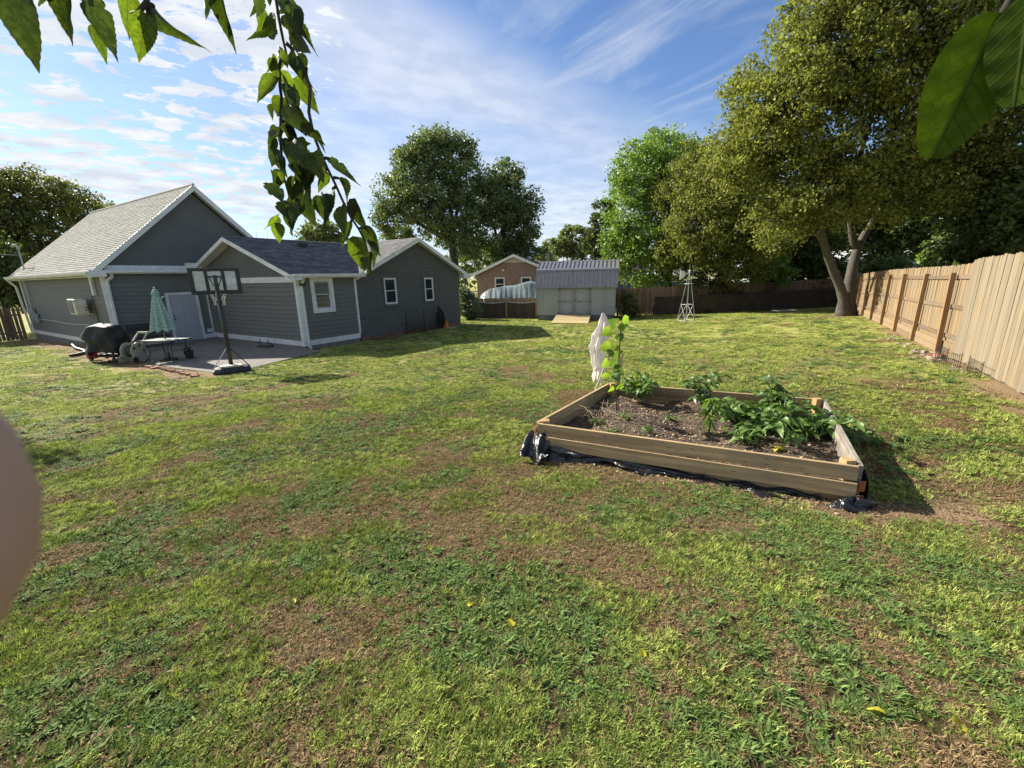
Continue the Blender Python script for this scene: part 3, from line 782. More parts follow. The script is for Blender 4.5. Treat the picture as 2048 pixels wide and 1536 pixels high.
# basketball hoop: local +y points from the pole to the board (away from the camera)
hp = HW(-3.72, -2.15)
hoop = empty('basketball_hoop', (hp.x, hp.y, T(hp.x, hp.y)), 'black portable basketball hoop with clear backboard at the patio edge', 'basketball hoop', rz=rad(34))
m = MB()
m.lathe([(.40, 0), (.46, .02), (.46, .10), (.40, .17), (.30, .19), (0, .19)], n=20, sq=lambda a, z: 1 / max(abs(math.cos(a)) ** 4 + abs(math.sin(a)) ** 4, .5) ** .25)
m.v = [(x * 1.05, y * .72 - .05, z) for x, y, z in m.v]
m.build('base', black_plastic, hoop, smooth=False)
cap = mat('base_cap', (.55, .50, .36), (.40, .37, .28), 6, rough=.6)
MB().box(-.27, -.30, .191, .27, -.06, .245).build('base_weight', cap, hoop, bevel=.015)
MB().box(-.2, .08, .191, .14, .16, .22).build('base_lid', white_paint, hoop, bevel=.01)
MB().tube([(0, 0, .15), (0, 0, 2.55)], .055, 12).build('pole', black_metal, hoop, smooth=True)
for s in (-1, 1): MB().tube([(s * .46, -.12, .15), (0, 0, .78)], .014, 8).build('strut', grey_metal if s < 0 else black_metal, hoop)
bw, bh, bz, by = .62, .37, 2.62, .42
fr = MB(); t_ = .09
for c in ((-bw, bz - bh, bw, bz - bh + t_ + .02), (-bw, bz + bh - t_, bw, bz + bh), (-bw, bz - bh + t_, -bw + t_ + .02, bz + bh - t_), (bw - t_ - .02, bz - bh + t_, bw, bz + bh - t_)):
    fr.box(c[0], by, c[1], c[2], by + .035, c[3])
fr.build('backboard_frame', black_plastic, hoop, bevel=.006)
for x in (-.205, .205): MB().box(x - .045, by + .002, bz - bh + t_, x + .035, by + .03, bz + bh - t_).build('frame_bar', black_plastic, hoop)
MB().box(-.17, by + .004, bz + .10, .17, by + .028, bz + .14).build('frame_bar', black_plastic, hoop)
acry = NT('acrylic_sheet'); acry.b.inputs['Base Color'].default_value = (.50, .53, .53, 1); acry.b.inputs['Roughness'].default_value = .35
_tr = acry.n('ShaderNodeBsdfTransparent'); _ms = acry.n('ShaderNodeMixShader'); acry.lk(acry.rng(acry.noise(acry.coords((1, 1, 1)), 7, 6, .7), .3, .7, .30, .75), _ms.inputs[0])
acry.lk(_tr.outputs[0], _ms.inputs[1]); acry.lk(acry.b.outputs[0], _ms.inputs[2]); acry.lk(_ms.outputs[0], acry.out.inputs[0]); acry = acry.m
for a, b in ((-bw + .09, -.24), (-.17, .17), (.24, bw - .09)):
    MB().box(a - .004, by + .031, bz - bh + .09, b + .004, by + .037, bz + bh - .07).build('backboard_panel', acry, hoop)
MB().box(-bw + .14, by + .026, bz - bh + .10, -bw + .26, by + .030, bz - bh + .125).build('sticker', white_paint, hoop)
for s in (-1, 1):
    MB().tube([(0, .02, 2.36), (s * .16, by, bz + .12)], .016, 6).build('backboard_brace', black_metal, hoop)
    MB().tube([(s * .03, .03, 2.52), (s * .05, by, bz - .14)], .014, 6).build('backboard_brace', black_metal, hoop)
MB().box(-.05, -.05, 2.35, .05, .10, 2.78).build('mount', black_metal, hoop)
rc = Vector((0, by + .30, bz - bh + .05))
MB().tube([rc + Vector((.225 * math.cos(k * .2618), .225 * math.sin(k * .2618), 0)) for k in range(25)], .009, 6, cap=False).build('rim', mat('rim_paint', (.45, .10, .03), rough=.5), hoop)
net = MB()
for k in range(12):
    for s in (-1, 1):
        pts = []
        for i in range(5):
            a = (k + s * i * .5) * math.pi / 6; r_ = (.222, .19, .15, .135, .14)[i]
            pts.append(rc + Vector((r_ * math.cos(a), r_ * math.sin(a), -.095 * i)))
        net.tube(pts, .0055, 4)
net.build('net', mat('net_cord', (.62, .60, .56), rough=.8), hoop)

# covered grill
grill_cloth = mat('grill_cover_vinyl', (.010, .010, .011), (.018, .018, .019), 6, rough=.55, bump=.6, bscale=7, spec=.25)
gr = hthing('grill', 'grill under a black fitted cover at the left end of the patio', 'grill', -4.75, 4.0, rz=rad(-70))
def cover(u, v):
    a = u * 2 * math.pi; z = .32 + v * .95
    w, d = .68, .33
    prof = 1.0 if v < .45 else (1 - .30 * ((v - .45) / .55) ** 1.5)
    q = 1 / (abs(math.cos(a)) ** 5 + abs(math.sin(a)) ** 5) ** .2
    fold = 1 + .07 * math.sin(a * 9 + 3 * v) * (1 - v) + .05 * math.sin(a * 5 - 8 * v) + .05 * math.sin(a * 2 + 11 * v)
    x, y = w * q * math.cos(a) * fold * (prof if v > .45 else 1), d * q * math.sin(a) * fold * prof
    if v > .93: x *= .75; y *= .55
    if v >= .999: x *= .3; y *= .2
    side = abs(math.cos(a)) > .8 and v < .72
    if side and .42 < v: x *= 1.10
    return (x, y, z + .02 * math.sin(a * 3) - (.10 if v < .01 and math.sin(a * 2 + 1) > 0 else 0))
MB().grid(cover, 64, 22).build('cover', grill_cloth, gr, smooth=True)
for x in (-.5, .5):
    for y in (-.24, .24):
        MB().box(x - .025, y - .025, .07, x + .025, y + .025, .34).build('leg', black_metal, gr)
        wh = MB().tube([(x, y - .025, .07), (x, y + .025, .07)], .07, 14).build('wheel', black_plastic, gr)
MB().box(-.55, -.26, .15, .55, .26, .18).build('shelf', black_metal, gr)
emb = MB().tube([(.12 + .05 * math.cos(k * .628), -.345, .80 + .03 * math.sin(k * .628)) for k in range(11)], .004, 4, cap=False).build('cover_emblem', grey_metal, gr)

# dark bench against the wall
bench = hthing('bench', 'dark slatted bench against the wall behind the grill', 'bench', -2.75, 6.45)
for z in (.55, .66, .77, .88): MB().box(-.62, .26, z, .62, .29, z + .085).build('back_slat', black_plastic, bench)
for k in range(5): MB().box(-.62, -.22 + k * .095, .41, .62, -.14 + k * .095, .44).build('seat_slat', black_plastic, bench)
for s in (-.6, .6):
    for y in (-.2, .24): MB().box(s - .025, y - .025, 0, s + .025, y + .025, .41 if y < 0 else .95).build('leg', black_plastic, bench)
    MB().box(s - .03, -.24, .60, s + .03, .26, .63).build('arm', black_plastic, bench)

# hose reel cart
tan_plastic = mat('tan_plastic', (.42, .38, .30), (.34, .31, .25), 5, rough=.5)
hr = hthing('hose_reel', 'tan plastic hose reel cart between grill and patio table', 'hose reel', -4.42, 2.85, rz=rad(-60))
for s in (-1, 1):
    MB().tube([(s * .17, 0, .36), (s * .20, 0, .36)], .29, 22).build('reel_flange', tan_plastic, hr)
    sd = MB().prism([(s * .215, -.36, .02), (s * .215, .30, .02), (s * .215, .22, .16), (s * .215, .06, .46), (s * .215, -.10, .46), (s * .215, -.36, .14)], (s * .03, 0, 0)).build('side_frame', tan_plastic, hr)
    for k in range(5):
        a = k * 1.2566
        MB().tube([(s * .201, .19 * math.cos(a), .36 + .19 * math.sin(a)), (s * .2035, .19 * math.cos(a), .36 + .19 * math.sin(a))], .045, 10).build('flange_hole', black_plastic, sd)
    MB().tube([(s * .24, -.28, .10), (s * .30, -.28, .10)], .10, 14).build('wheel', black_plastic, hr)
    MB().bar((s * .20, .05, .45), (s * .16, .52, .92), .035, .05).build('handle_arm', tan_plastic, hr)
MB().bar((-.18, .52, .92), (.18, .52, .92), .10, .06).build('handle', tan_plastic, hr)
MB().box(-.22, .20, .02, .22, .36, .09).build('foot', tan_plastic, hr, bevel=.015)
hose_m = mat('garden_hose', (.05, .09, .05), (.03, .05, .03), 20, rough=.5)
hs = [(x, r_ * math.cos(a), .36 + r_ * math.sin(a)) for i in range(200) for a in [i * .35] for x in [.14 * math.sin(i * .045)] for r_ in [.15 + .0004 * i]]
MB().tube(hs, .011, 6).build('hose', hose_m, hr, smooth=True)

# patio table and umbrella
table_top = mat('table_top_white', (.60, .66, .60), (.52, .58, .53), 3, rough=.25)
tb = hthing('patio_table', 'patio table with pale top and dark curved legs in front of the door', 'patio table', -3.75, 2.0, rz=rad(-68))
MB().box(-.62, -.40, .69, .62, .40, .715).build('table_top', table_top, tb, bevel=.008)
fr_ = MB()
for c in ((-.64, -.42, .64, -.40), (-.64, .40, .64, .42), (-.64, -.40, -.62, .40), (.62, -.40, .64, .40)): fr_.box(c[0], c[1], .68, c[2], c[3], .722)
fr_.build('table_rim', black_metal, tb)
for sx in (-1, 1):
    for sy in (-1, 1):
        pts = [(sx * .50, sy * .30, .69), (sx * .46, sy * .26, .50), (sx * .42, sy * .24, .28), (sx * .48, sy * .30, .10), (sx * .60, sy * .40, .012)]
        MB().tube(pts, .015, 8).build('leg', black_metal, tb, smooth=True)
    MB().tube([(sx * .43, -.25, .35), (sx * .43, .25, .35)], .011, 6).build('stretcher', black_metal, tb)
um = hthing('patio_umbrella', 'closed teal and white patterned umbrella standing through the patio table', 'umbrella', -3.75, 2.0)
ut = NT('umbrella_fabric'); co = ut.coords((1, 1, 1))
wv = ut.n('ShaderNodeTexWave', wave_type='BANDS', bands_direction='Z'); ut.lk(co, wv.inputs['Vector'])
wv.inputs['Scale'].default_value = 5.6; wv.inputs['Distortion'].default_value = 3.5; wv.inputs['Detail'].default_value = 1; wv.inputs['Detail Scale'].default_value = 2.2
ut.lk(ut.mix(ut.rng(wv.outputs['Fac'], .42, .58), (.075, .25, .21), (.44, .52, .47)), ut.b.inputs['Base Color']); ut.b.inputs['Roughness'].default_value = .8
def closed(u, v):
    a = u * 2 * math.pi; z = 1.02 + v * 1.28
    r_ = .24 * (1 - v) ** .75 + .045
    f = 1 + .32 * math.cos(a * 8) * (1 - v * .7)
    return (r_ * f * math.cos(a) * 1.05, r_ * f * math.sin(a), z - .04 * math.cos(a * 8) * (1 - v))
MB().grid(closed, 96, 24).build('canopy', ut.m, um, smooth=True)
MB().lathe([(.11, 2.20), (.095, 2.26), (.055, 2.36), (.02, 2.38)], n=16, sq=lambda a, z: 1 + .2 * math.cos(8 * a)).build('canopy_cap', ut.m, um, smooth=True)
MB().tube([(0, 0, 0), (0, 0, 2.40)], .019, 10).build('pole', mat('umbrella_pole', (.10, .10, .09), rough=.5), um)
MB().lathe([(0, 2.40), (.022, 2.405), (.03, 2.43), (.015, 2.46), (0, 2.465)], n=10).build('finial', white_paint, um)
MB().lathe([(.24, 0), (.24, .04), (.2, .07), (.04, .1), (.035, .28), (0, .28)], n=20).build('base', black_plastic, um)
MB().tube([(0, 0, 1.18), (.19, 0, 1.2), (.02, .19, 1.2), (-.19, 0, 1.2), (0, -.19, 1.18), (.19, 0, 1.19)], .006, 4).build('tie_strap', ut.m, um)
# black pot under the table, small metal frame by the wall
pot = hthing('plant_pot', 'black pot with dark foliage under the patio table', 'plant pot', -3.25, 1.75)
MB().lathe([(.10, 0), (.15, .24), (.16, .26), (.14, .26), (.12, .22), (0, .22)], n=18).build('pot', black_plastic, pot)
lf = MB()
for k in range(70):
    a, h = random.random() * 6.28, .25 + random.random() * .25; r_ = .05 + random.random() * .14
    p = Vector((r_ * math.cos(a), r_ * math.sin(a), h)); d = Vector((math.cos(a), math.sin(a), .4)) * .05; s = Vector((-math.sin(a), math.cos(a), .2)) * .02
    lf.add([p - d, p - s, p + d, p + s], [(0, 1, 2, 3)])
stuff(lf.build('foliage', leafmat('pot_foliage', (.02, .035, .015), (.03, .05, .02)), pot))
mf = hthing('metal_stand', 'small black metal stand lying on the patio by the extension wall', 'metal stand', -.62, 1.75, rz=rad(12))
for a, b in (((-.12, -.3, .03), (-.12, .3, .03)), ((.14, -.3, .03), (.14, .3, .03)), ((-.12, -.3, .03), (.14, -.3, .03)), ((-.12, .3, .03), (.14, .3, .03)),
             ((-.12, -.3, .03), (-.06, -.3, .33)), ((-.12, .12, .03), (-.06, .12, .33)), ((.14, -.3, .03), (.0, -.3, .2)), ((-.08, -.3, .2), (-.08, .3, .2))):
    MB().bar(a, b, .028, .028).build('frame_bar', black_metal, mf)
# gas can and corrugated drain pipe
red_p = mat('red_plastic', (.45, .02, .05), (.35, .015, .04), 8, rough=.45)
gc = hthing('gas_can', 'small red plastic fuel can beside the covered grill', 'fuel can', -4.95, 5.05)
MB().box(-.14, -.09, 0, .14, .09, .22).build('body', red_p, gc, bevel=.03)
MB().tube([(-.08, 0, .22), (-.08, 0, .29), (.06, 0, .29), (.08, 0, .22)], .014, 8).build('handle', red_p, gc)
MB().tube([(.10, 0, .21), (.12, 0, .26)], .025, 10).build('cap', white_paint, gc)
pts = [HW(x, y) for x, y in ((-4.0, 11.6), (-4.3, 9.8), (-4.45, 8.0), (-4.6, 7.3), (-4.95, 6.85), (-5.2, 6.7))]
full = []
for a, b in zip(pts, pts[1:]):
    for k in range(int((b - a).length / .03)):
        p = a.lerp(b, k / int((b - a).length / .03)); full.append(Vector((p.x, p.y, max(T(p.x, p.y), -1.05) + .065)))
dp = MB().tube(full, [.058 if i % 2 else .05 for i in range(len(full))], 12).build('drain_pipe', black_plastic); tag(dp, 'black corrugated drain pipe lying along the left house wall', 'pipe')
sp = MB(); p0 = HW(.13, -.3, -.02)
sp.tube([p0 + HA * .02 - HB * (.08 * k) + Vector((0, 0, -.04 - .004 * k)) for k in range(6)], [.07, .06, .07, .06, .07, .065], 10)
tag(sp.build('splash_pipe', black_plastic), 'short black drain hose at the foot of the corner downspout', 'pipe')

# edging bricks in front of the patio
r = np.random.default_rng(21)
ebm = MB().box(-.10, -.048, -.03, .10, .048, .03).mesh('edging_brick'); ebm.materials.append(redbrick_m)
NB = 15
for k in range(NB):
    t = k / (NB - 1); p = HW(-4.62 + .10 * math.sin(t * 3) + r.normal() * .03, 1.5 - 3.5 * t)
    o = link('edging_brick', ebm); o.location = (p.x, p.y, T(p.x, p.y) + .03); o.rotation_euler = (r.normal() * .08, r.normal() * .08, HRZ + rad(90 + 50) + r.normal() * .25)
    if k == 0: o.location.z += .01
    tag(o, 'weathered red edging brick in the crooked row along the patio front', 'brick', 'edging bricks along the patio')

# outdoor unit of the heat pump, on the left wall
beige = mat('beige_enamel', (.62, .58, .48), (.55, .51, .43), 3, rough=.4, dirt=((.35, .32, .26), 3, .5, .75, .4))
ac = hthing('heat_pump_unit', 'beige wall hung heat pump unit on the left house wall', 'heat pump', -3.66, 9.4, 1.38)
MB().box(-.50, -.45, 0, -.12, .45, .62).build('cabinet', beige, ac, bevel=.02)
for k in range(16): MB().box(-.513, -.20, .08 + k * .03, -.502, .38, .088 + k * .03).build('grille_slat', grey_metal, ac)
MB().box(-.506, -.22, .06, -.5015, .40, .58).build('grille_back', black_metal, ac)
MB().box(-.506, -.44, .50, -.5015, -.28, .56).build('badge', mat('blue_badge', (.06, .10, .25), rough=.4), ac)
MB().box(-.40, -.462, .08, -.20, -.4515, .34).build('service_cover', beige, ac, bevel=.006)
MB().box(-.36, -.458, .40, -.16, -.4515, .56).build('label_plate', white_paint, ac)
for z in (.16, .26): MB().tube([(-.22, -.46, z), (-.18, -.56, z + .02), (-.04, -.66, z + .15), (-.02, -.75, .6)], .013, 6).build('pipe', black_plastic, ac)
for y in (-.35, .35): MB().bar((-.48, y, -.02), (.03, y, -.02), .04, .04).build('bracket', beige, ac)
MB().tube([(-.02, -.9, .75), (-.02, -.92, .1), (-.02, -1.0, -.6)], .02, 6).build('conduit', black_plastic, ac)
em = hthing('electric_meter', 'grey electric meter boxes on the left wall near the fence', 'electric meter', -3.66, 18.2, .80)
MB().box(-.14, -.18, 0, 0, .18, .62).build('meter_box', grey_metal, em, bevel=.01)
MB().tube([(-.14, 0, .42), (-.26, 0, .42)], .085, 16).build('meter_glass', mat('meter_glass', (.5, .55, .55), rough=.1), em)
MB().box(-.12, -.62, -.1, 0, -.30, .35).build('panel_box', grey_metal, em, bevel=.01)
MB().tube([(-.06, 0, .62), (-.06, 0, 2.1)], .03, 8).build('riser', grey_metal, em)
MB().tube([(-.03, -.5, .1)] + [(-.03, -.8 - k * 1.0, .05 + .03 * math.sin(k)) for k in range(9)], .012, 6).build('conduit', white_paint, em)
ms = empty('service_mast', HW(-3.55, 18.4, 3.40), 'grey electrical service mast with weatherhead at the far left roof edge', 'service mast', rz=HRZ)
MB().tube([(0, 0, -.3), (0, 0, 1.15)], .032, 10).build('mast_pipe', grey_metal, ms, smooth=True)
MB().tube([(0, 0, 1.10), (-.02, .03, 1.24), (-.14, .08, 1.26), (-.2, .1, 1.14)], [.05, .06, .06, .03], 10).build('weatherhead', grey_metal, ms, smooth=True)
MB().lathe([(.12, .0), (.07, .06), (.05, .12), (.034, .13)], (0, 0, -.06), 12).build('roof_boot', black_plastic, ms)
for k in range(3): MB().tube([(-.2, .1, 1.14), (-.3, .1, .85 + .06 * k), (-.12, .02, .72 + .04 * k)], .007, 5).build('drip_loop', black_plastic, ms)
w0, w1 = HW(-3.65, 18.4, 4.15), HW(-20, 40, 7.5)
wm = MB().tube([w0.lerp(w1, t) + Vector((0, 0, -1.6 * t * (1 - t))) for t in np.linspace(0, 1, 24)], .014, 6).build('overhead_wire', grey_metal)
tag(wm, 'overhead service wire running left from the roof mast', 'wire')

# wire mesh guard with weeds, and an orange bag, at the brick wall
wmesh = empty('wire_guard', HW(5.2, -.30, -.11), 'dark wire mesh guard standing against the painted brick wall', 'wire guard', rz=HRZ)
g = MB()
for k in range(26): g.bar((k * .1, 0, .05), (k * .1, .02, .95), .004, .004)
for k in range(12): g.bar((0, 0, .05 + k * .08), (2.5, .0, .05 + k * .08), .004, .004)
stuff(g.build('wire_mesh', black_metal, wmesh))
for x in (0, 1.25, 2.5): MB().bar((x, 0, -.1), (x, 0, 1.1), .03, .03).build('stake', black_metal, wmesh)
cl = MB().grid(lambda u, v: (2.35 + u * .5 + .05 * math.sin(9 * v), .05 - .12 * u + .05 * math.sin(11 * u + 4 * v), (1.25 - 1.0 * u * u) * v + .02), 12, 14)
cl.build('netting', mat('dark_netting', (.012, .012, .012), rough=.9), wmesh)
wd = MB(); r = np.random.default_rng(5)
for k in range(420):
    x, h = r.random() * 2.4, r.random() ** 1.5 * .5; p = Vector((x, -.02 + r.random() * .25, h)); a = r.random() * 6.28
    d = Vector((math.cos(a), math.sin(a), .5)) * .045; s = Vector((-math.sin(a), math.cos(a), .1)) * .015
    wd.add([p - d, p - s, p + d, p + s], [(0, 1, 2, 3)])
wp = empty('weeds', HW(5.25, -.2, -.11), 'dark green weeds growing behind the wire guard', 'weeds', rz=HRZ)
stuff(wd.build('foliage', leafmat('weed_leaf', (.03, .05, .02), (.05, .08, .03)), wp))
ob_ = hthing('orange_bag', 'torn orange bag on a pale board beside the brick wall', 'bag', 8.1, -.45, -.11)
MB().grid(lambda u, v: ((u - .5) * .42 * (1 - .4 * v), .05 * math.sin(8 * u) + .1 * v, v * .38 + .06 * math.sin(13 * u) * v), 10, 8).build('bag_front', mat('orange_plastic', (.55, .17, .03), rough=.5), ob_)
MB().grid(lambda u, v: ((u - .5) * .42 * (1 - .4 * v), .17 - .05 * math.sin(7 * u) - .06 * v, v * .33), 10, 8).build('bag_back', mat('orange_plastic_faded', (.45, .18, .06), rough=.5), ob_)
MB().box(-.1, -.25, .0, .5, .0, .03).build('board', cap, ob_)
# ------------------------------------------------------------------ fences
picket_pine = woodmat('picket_weathered_pine', (.30, .205, .105), (.14, .095, .055), 2, 34, weather=((.185, .15, .105), 1.9, .44, .60, .85), objvar=.16)  # tan pine grain with patchy greying
picket_back = woodmat('picket_brown', (.26, .175, .105), (.14, .092, .058), 2, 34, objvar=.22)
rail_m = woodmat('rail_weathered', (.22, .14, .075), (.11, .075, .05), 0, 26, weather=((.14, .12, .10), 2.0, .42, .62, .8))
post_m = woodmat('post_treated_pine', (.31, .19, .09), (.18, .105, .052), 2, 22, objvar=.12)
def picket_mesh(w, h, t, ear=.035):
    m = MB(); m.prism([(-w / 2, 0, 0), (w / 2, 0, 0), (w / 2, 0, h - ear), (w / 2 - ear, 0, h), (-w / 2 + ear, 0, h), (-w / 2, 0, h - ear)], (0, t, 0)); return m.mesh('picket')
def fence_run(root, a, b, h, mat_, side, mesh, w=.14, gap=.006, lift=.05, dz=None, rr=None):
    """pickets from a to b (world xy), each its own piece; side = offset of the board from the line"""
    d = Vector(b) - Vector(a); n = int(d.length / (w + gap)); ang = math.atan2(d.y, d.x); u = d.normalized(); nrm = Vector((-u.y, u.x))
    for k in range(n):
        p = Vector(a) + u * ((k + .5) * (w + gap)) + nrm * side
        o = link('picket', mesh, root)
        base = T(p.x, p.y) if dz is None else dz(k / n)
        o.location = Vector((p.x, p.y, base + lift + rr.normal() * .008)) - root.location
        o.rotation_euler = (rr.normal() * .003, rr.normal() * .004, ang + rr.normal() * .006)
r = np.random.default_rng(31)
P0 = FP - FD * 1.05; P1 = FP + FD * FEND
rf = empty('privacy_fence', (FP.x, FP.y, 0), 'weathered wooden privacy fence on the right with posts and rails facing the yard', 'fence')
pm = picket_mesh(.14, 1.83, .016); pm.materials.append(picket_pine)
fence_run(rf, P0, P1, 1.83, picket_pine, -.06, pm, lift=.14, rr=r)
fang = math.atan2(FD.y, FD.x); FN = Vector((-FD.y, FD.x))
postmesh = MB().box(-.045, -.045, -.3, .045, .045, 1.80).mesh('post'); postmesh.materials.append(post_m)
railmesh = MB().box(-1.195, -.02, -.044, 1.195, .02, .044).mesh('rail'); railmesh.materials.append(rail_m)
kickmesh = MB().box(-1.195, -.016, -.07, 1.195, .016, .07).mesh('kick_board'); kickmesh.materials.append(picket_pine)
for k in range(10):
    p = FP + FD * (2.4 * k); z = T(p.x, p.y); q = p + FN * .055
    o = link('post', postmesh, rf); o.location = (q.x - FP.x, q.y - FP.y, z); o.rotation_euler = (r.normal() * .012, r.normal() * .012, fang)
    mid = FP + FD * (2.4 * (k + .5)); z2 = T(*(FP + FD * (2.4 * (k + 1)))); zm = (z + z2) / 2; sl_ = math.atan2(z2 - z, 2.4)
    if k == 9: continue
    for h in (.42, 1.06, 1.70):
        o = link('rail', railmesh, rf); w_ = mid + FN * .0
        o.location = (w_.x - FP.x - FN.x * .03, w_.y - FP.y - FN.y * .03, zm + h); o.rotation_euler = (0, -sl_, fang)
    for h in (.07, .22):
        o = link('kick_board', kickmesh, rf); o.location = (mid.x - FP.x + FN.x * .0, mid.y - FP.y + FN.y * .0, zm + h); o.rotation_euler = (0, -sl_, fang)
# the short bay before the first post
for h, me in ((.42, railmesh), (1.06, railmesh), (1.70, railmesh), (.07, kickmesh), (.22, kickmesh)):
    o = link('rail' if me is railmesh else 'kick_board', me, rf); mid = FP - FD * .55; o.scale = (.43, 1, 1)
    o.location = (mid.x - FP.x - FN.x * .03, mid.y - FP.y - FN.y * .03, T(mid.x, mid.y) + h); o.rotation_euler = (0, 0, fang)
# the taller neighbouring panel with its boards on the yard side
nf = empty('board_fence', (8, 6.4, 0), 'taller grey board fence panel nearest the camera on the right', 'fence')
pm2 = picket_mesh(.14, 2.0, .018); pm2.materials.append(woodmat('picket_silvered', (.29, .225, .14), (.135, .105, .07), 2, 34, weather=((.20, .168, .12), 1.7, .4, .6, .9), objvar=.14))
q0, q1 = FP - FD * 1.06 + FN * .06, FP - FD * 7.5 + FN * .12
fence_run(nf, q0, q1, 2.0, None, 0, pm2, lift=.03, rr=r)
for h in (.4, 1.1, 1.75):
    m_ = MB(); m_.bar((q0.x - FN.x * .04 - 8, q0.y - FN.y * .04 - 6.4, T(q0.x, q0.y) + h), (q1.x - FN.x * .04 - 8, q1.y - FN.y * .04 - 6.4, T(q1.x, q1.y) + h), .04, .088); m_.build('rail', rail_m, nf)
for k in range(3):
    p = q0.lerp(q1, .05 + .45 * k) - FN * .11
    MB().box(p.x - 8 - .045, p.y - 6.4 - .045, T(p.x, p.y) - .3, p.x - 8 + .045, p.y - 6.4 + .045, T(p.x, p.y) + 1.9).build('post', post_m, nf)
# back fence
C1 = FP + FD * FEND; C0 = Vector((7.3, 29.55))
bf = empty('back_fence', (C0.x, C0.y, 0), 'brown dog eared picket fence along the back of the yard', 'fence')
pm3 = picket_mesh(.14, 1.80, .016); pm3.materials.append(picket_back)
fence_run(bf, C0, C1, 1.8, None, 0, pm3, gap=.012, lift=.02, rr=r)
bd = (C1 - C0).normalized(); bn = Vector((bd.y, -bd.x))
for h in (.35, 1.45):
    m_ = MB()
    for k in range(7):
        a, b = C0.lerp(C1, k / 7), C0.lerp(C1, (k + 1) / 7 - .002)
        m_.bar((a.x - C0.x + bn.x * -.04, a.y - C0.y + bn.y * -.04, T(a.x, a.y) + h), (b.x - C0.x + bn.x * -.04, b.y - C0.y + bn.y * -.04, T(b.x, b.y) + h), .04, .08)
    m_.build('rail', picket_back, bf)
# brown privacy screen on a wire fence in front of it
screen_m = mat('brown_mesh_screen', (.058, .042, .031), (.04, .029, .021), 3, rough=.9, bump=.15, bscale=30)
sc_ = empty('privacy_screen', (9.6, 29.0, 0), 'dark brown mesh screen hung on a low wire fence before the back fence', 'screen')
s0, s1 = C0.lerp(C1, .16) + bn * .55, C1 + bn * .5 - FD * .45
def scr(u, v):
    p = s0.lerp(s1, u); w_ = .03 * math.sin(u * 60 + 2 * v) + .02 * math.sin(u * 23)
    return (p.x - 9.6 + bn.x * w_, p.y - 29.0 + bn.y * w_, T(p.x, p.y) + .03 + v * (1.16 - .02 * abs(math.sin(u * 19))))
MB().grid(scr, 120, 6).build('mesh_cloth', screen_m, sc_, smooth=True)
for k in range(8):
    p = s0.lerp(s1, k / 7) + bn * -.05; MB().tube([(p.x - 9.6, p.y - 29, T(p.x, p.y) - .2), (p.x - 9.6, p.y - 29, T(p.x, p.y) + 1.25)], .022, 8).build('post', black_metal, sc_)
MB().tube([(lambda p: (p.x - 9.6, p.y - 29, T(p.x, p.y) + 1.19))(s0.lerp(s1, k / 20) + bn * .01) for k in range(21)], .014, 6).build('top_wire', black_metal, sc_)
MB().grid(lambda u, v: (s0.x - 9.6 - .35 * v * (1 - u) + .02, s0.y - 29 - .05, T(s0.x, s0.y) + .55 + .6 * u * v), 4, 4).build('loose_flap', mat('screen_underside', (.16, .14, .11), rough=.9), sc_)
# low fence with screen left of the shed
lf0, lf1 = Vector((-2.4, 30.1)), Vector((1.9, 29.5))
lfn = empty('screened_fence', (lf0.x, lf0.y, 0), 'low picket fence hung with brown screen between shrub and shed', 'fence')
pm4 = picket_mesh(.14, 1.38, .016, .02); pm4.materials.append(woodmat('picket_grey_brown', (.24, .185, .12), (.13, .10, .07), 2, 34, objvar=.2))
fence_run(lfn, lf0, lf1, 1.38, None, 0, pm4, gap=.004, lift=.0, rr=r)
ld = (lf1 - lf0).normalized(); ln_ = Vector((ld.y, -ld.x))
for k in range(3):
    p = lf0.lerp(lf1, .02 + k * .475) + ln_ * .09; MB().box(p.x - lf0.x - .05, p.y - lf0.y - .05, T(p.x, p.y) - .2, p.x - lf0.x + .05, p.y - lf0.y + .05, T(p.x, p.y) + 1.28).build('post', picket_pine, lfn)
MB().grid(lambda u, v: (lambda p: (p.x - lf0.x, p.y - lf0.y, T(p.x, p.y) + .02 + v * (1.12 - .09 * math.sin(u * 2 * math.pi) ** 2)))(lf0.lerp(lf1, u) + ln_ * (.05 + .02 * math.sin(40 * u))), 60, 6).build('mesh_cloth', screen_m, lfn, smooth=True)
for k in range(2):
    MB().tube([(lambda p: (p.x - lf0.x, p.y - lf0.y, T(p.x, p.y) + 1.15 - .10 * math.sin(math.pi * t)))(lf0.lerp(lf1, .03 + .475 * (k + t)) + ln_ * .13) for t in np.linspace(0, .95, 12)], .014, 6).build('rope', white_paint, lfn)
# left fence behind the house corner
l0, l1 = HW(-3.9, 19.9), HW(-9.5, 19.3)
lft = empty('side_fence', (l0.x, l0.y, 0), 'dark brown picket fence at the far left beside the house corner', 'fence')
pm5 = picket_mesh(.14, 1.75, .016); pm5.materials.append(picket_back)
fence_run(lft, Vector((l0.x, l0.y)), Vector((l1.x, l1.y)), 1.75, None, 0, pm5, gap=.022, lift=.05, rr=r)
for h in (.45, 1.4): MB().bar((0, 0, T(l0.x, l0.y) + h), (l1.x - l0.x, l1.y - l0.y, T(l1.x, l1.y) + h), .04, .09).build('rail', picket_back, lft)
MB().bar((-1.7, -.25, T(l0.x, l0.y)), (-2.6, -.1, T(l0.x, l0.y) + 2.6), .05, .05).build('leaning_bar', black_metal, lft)

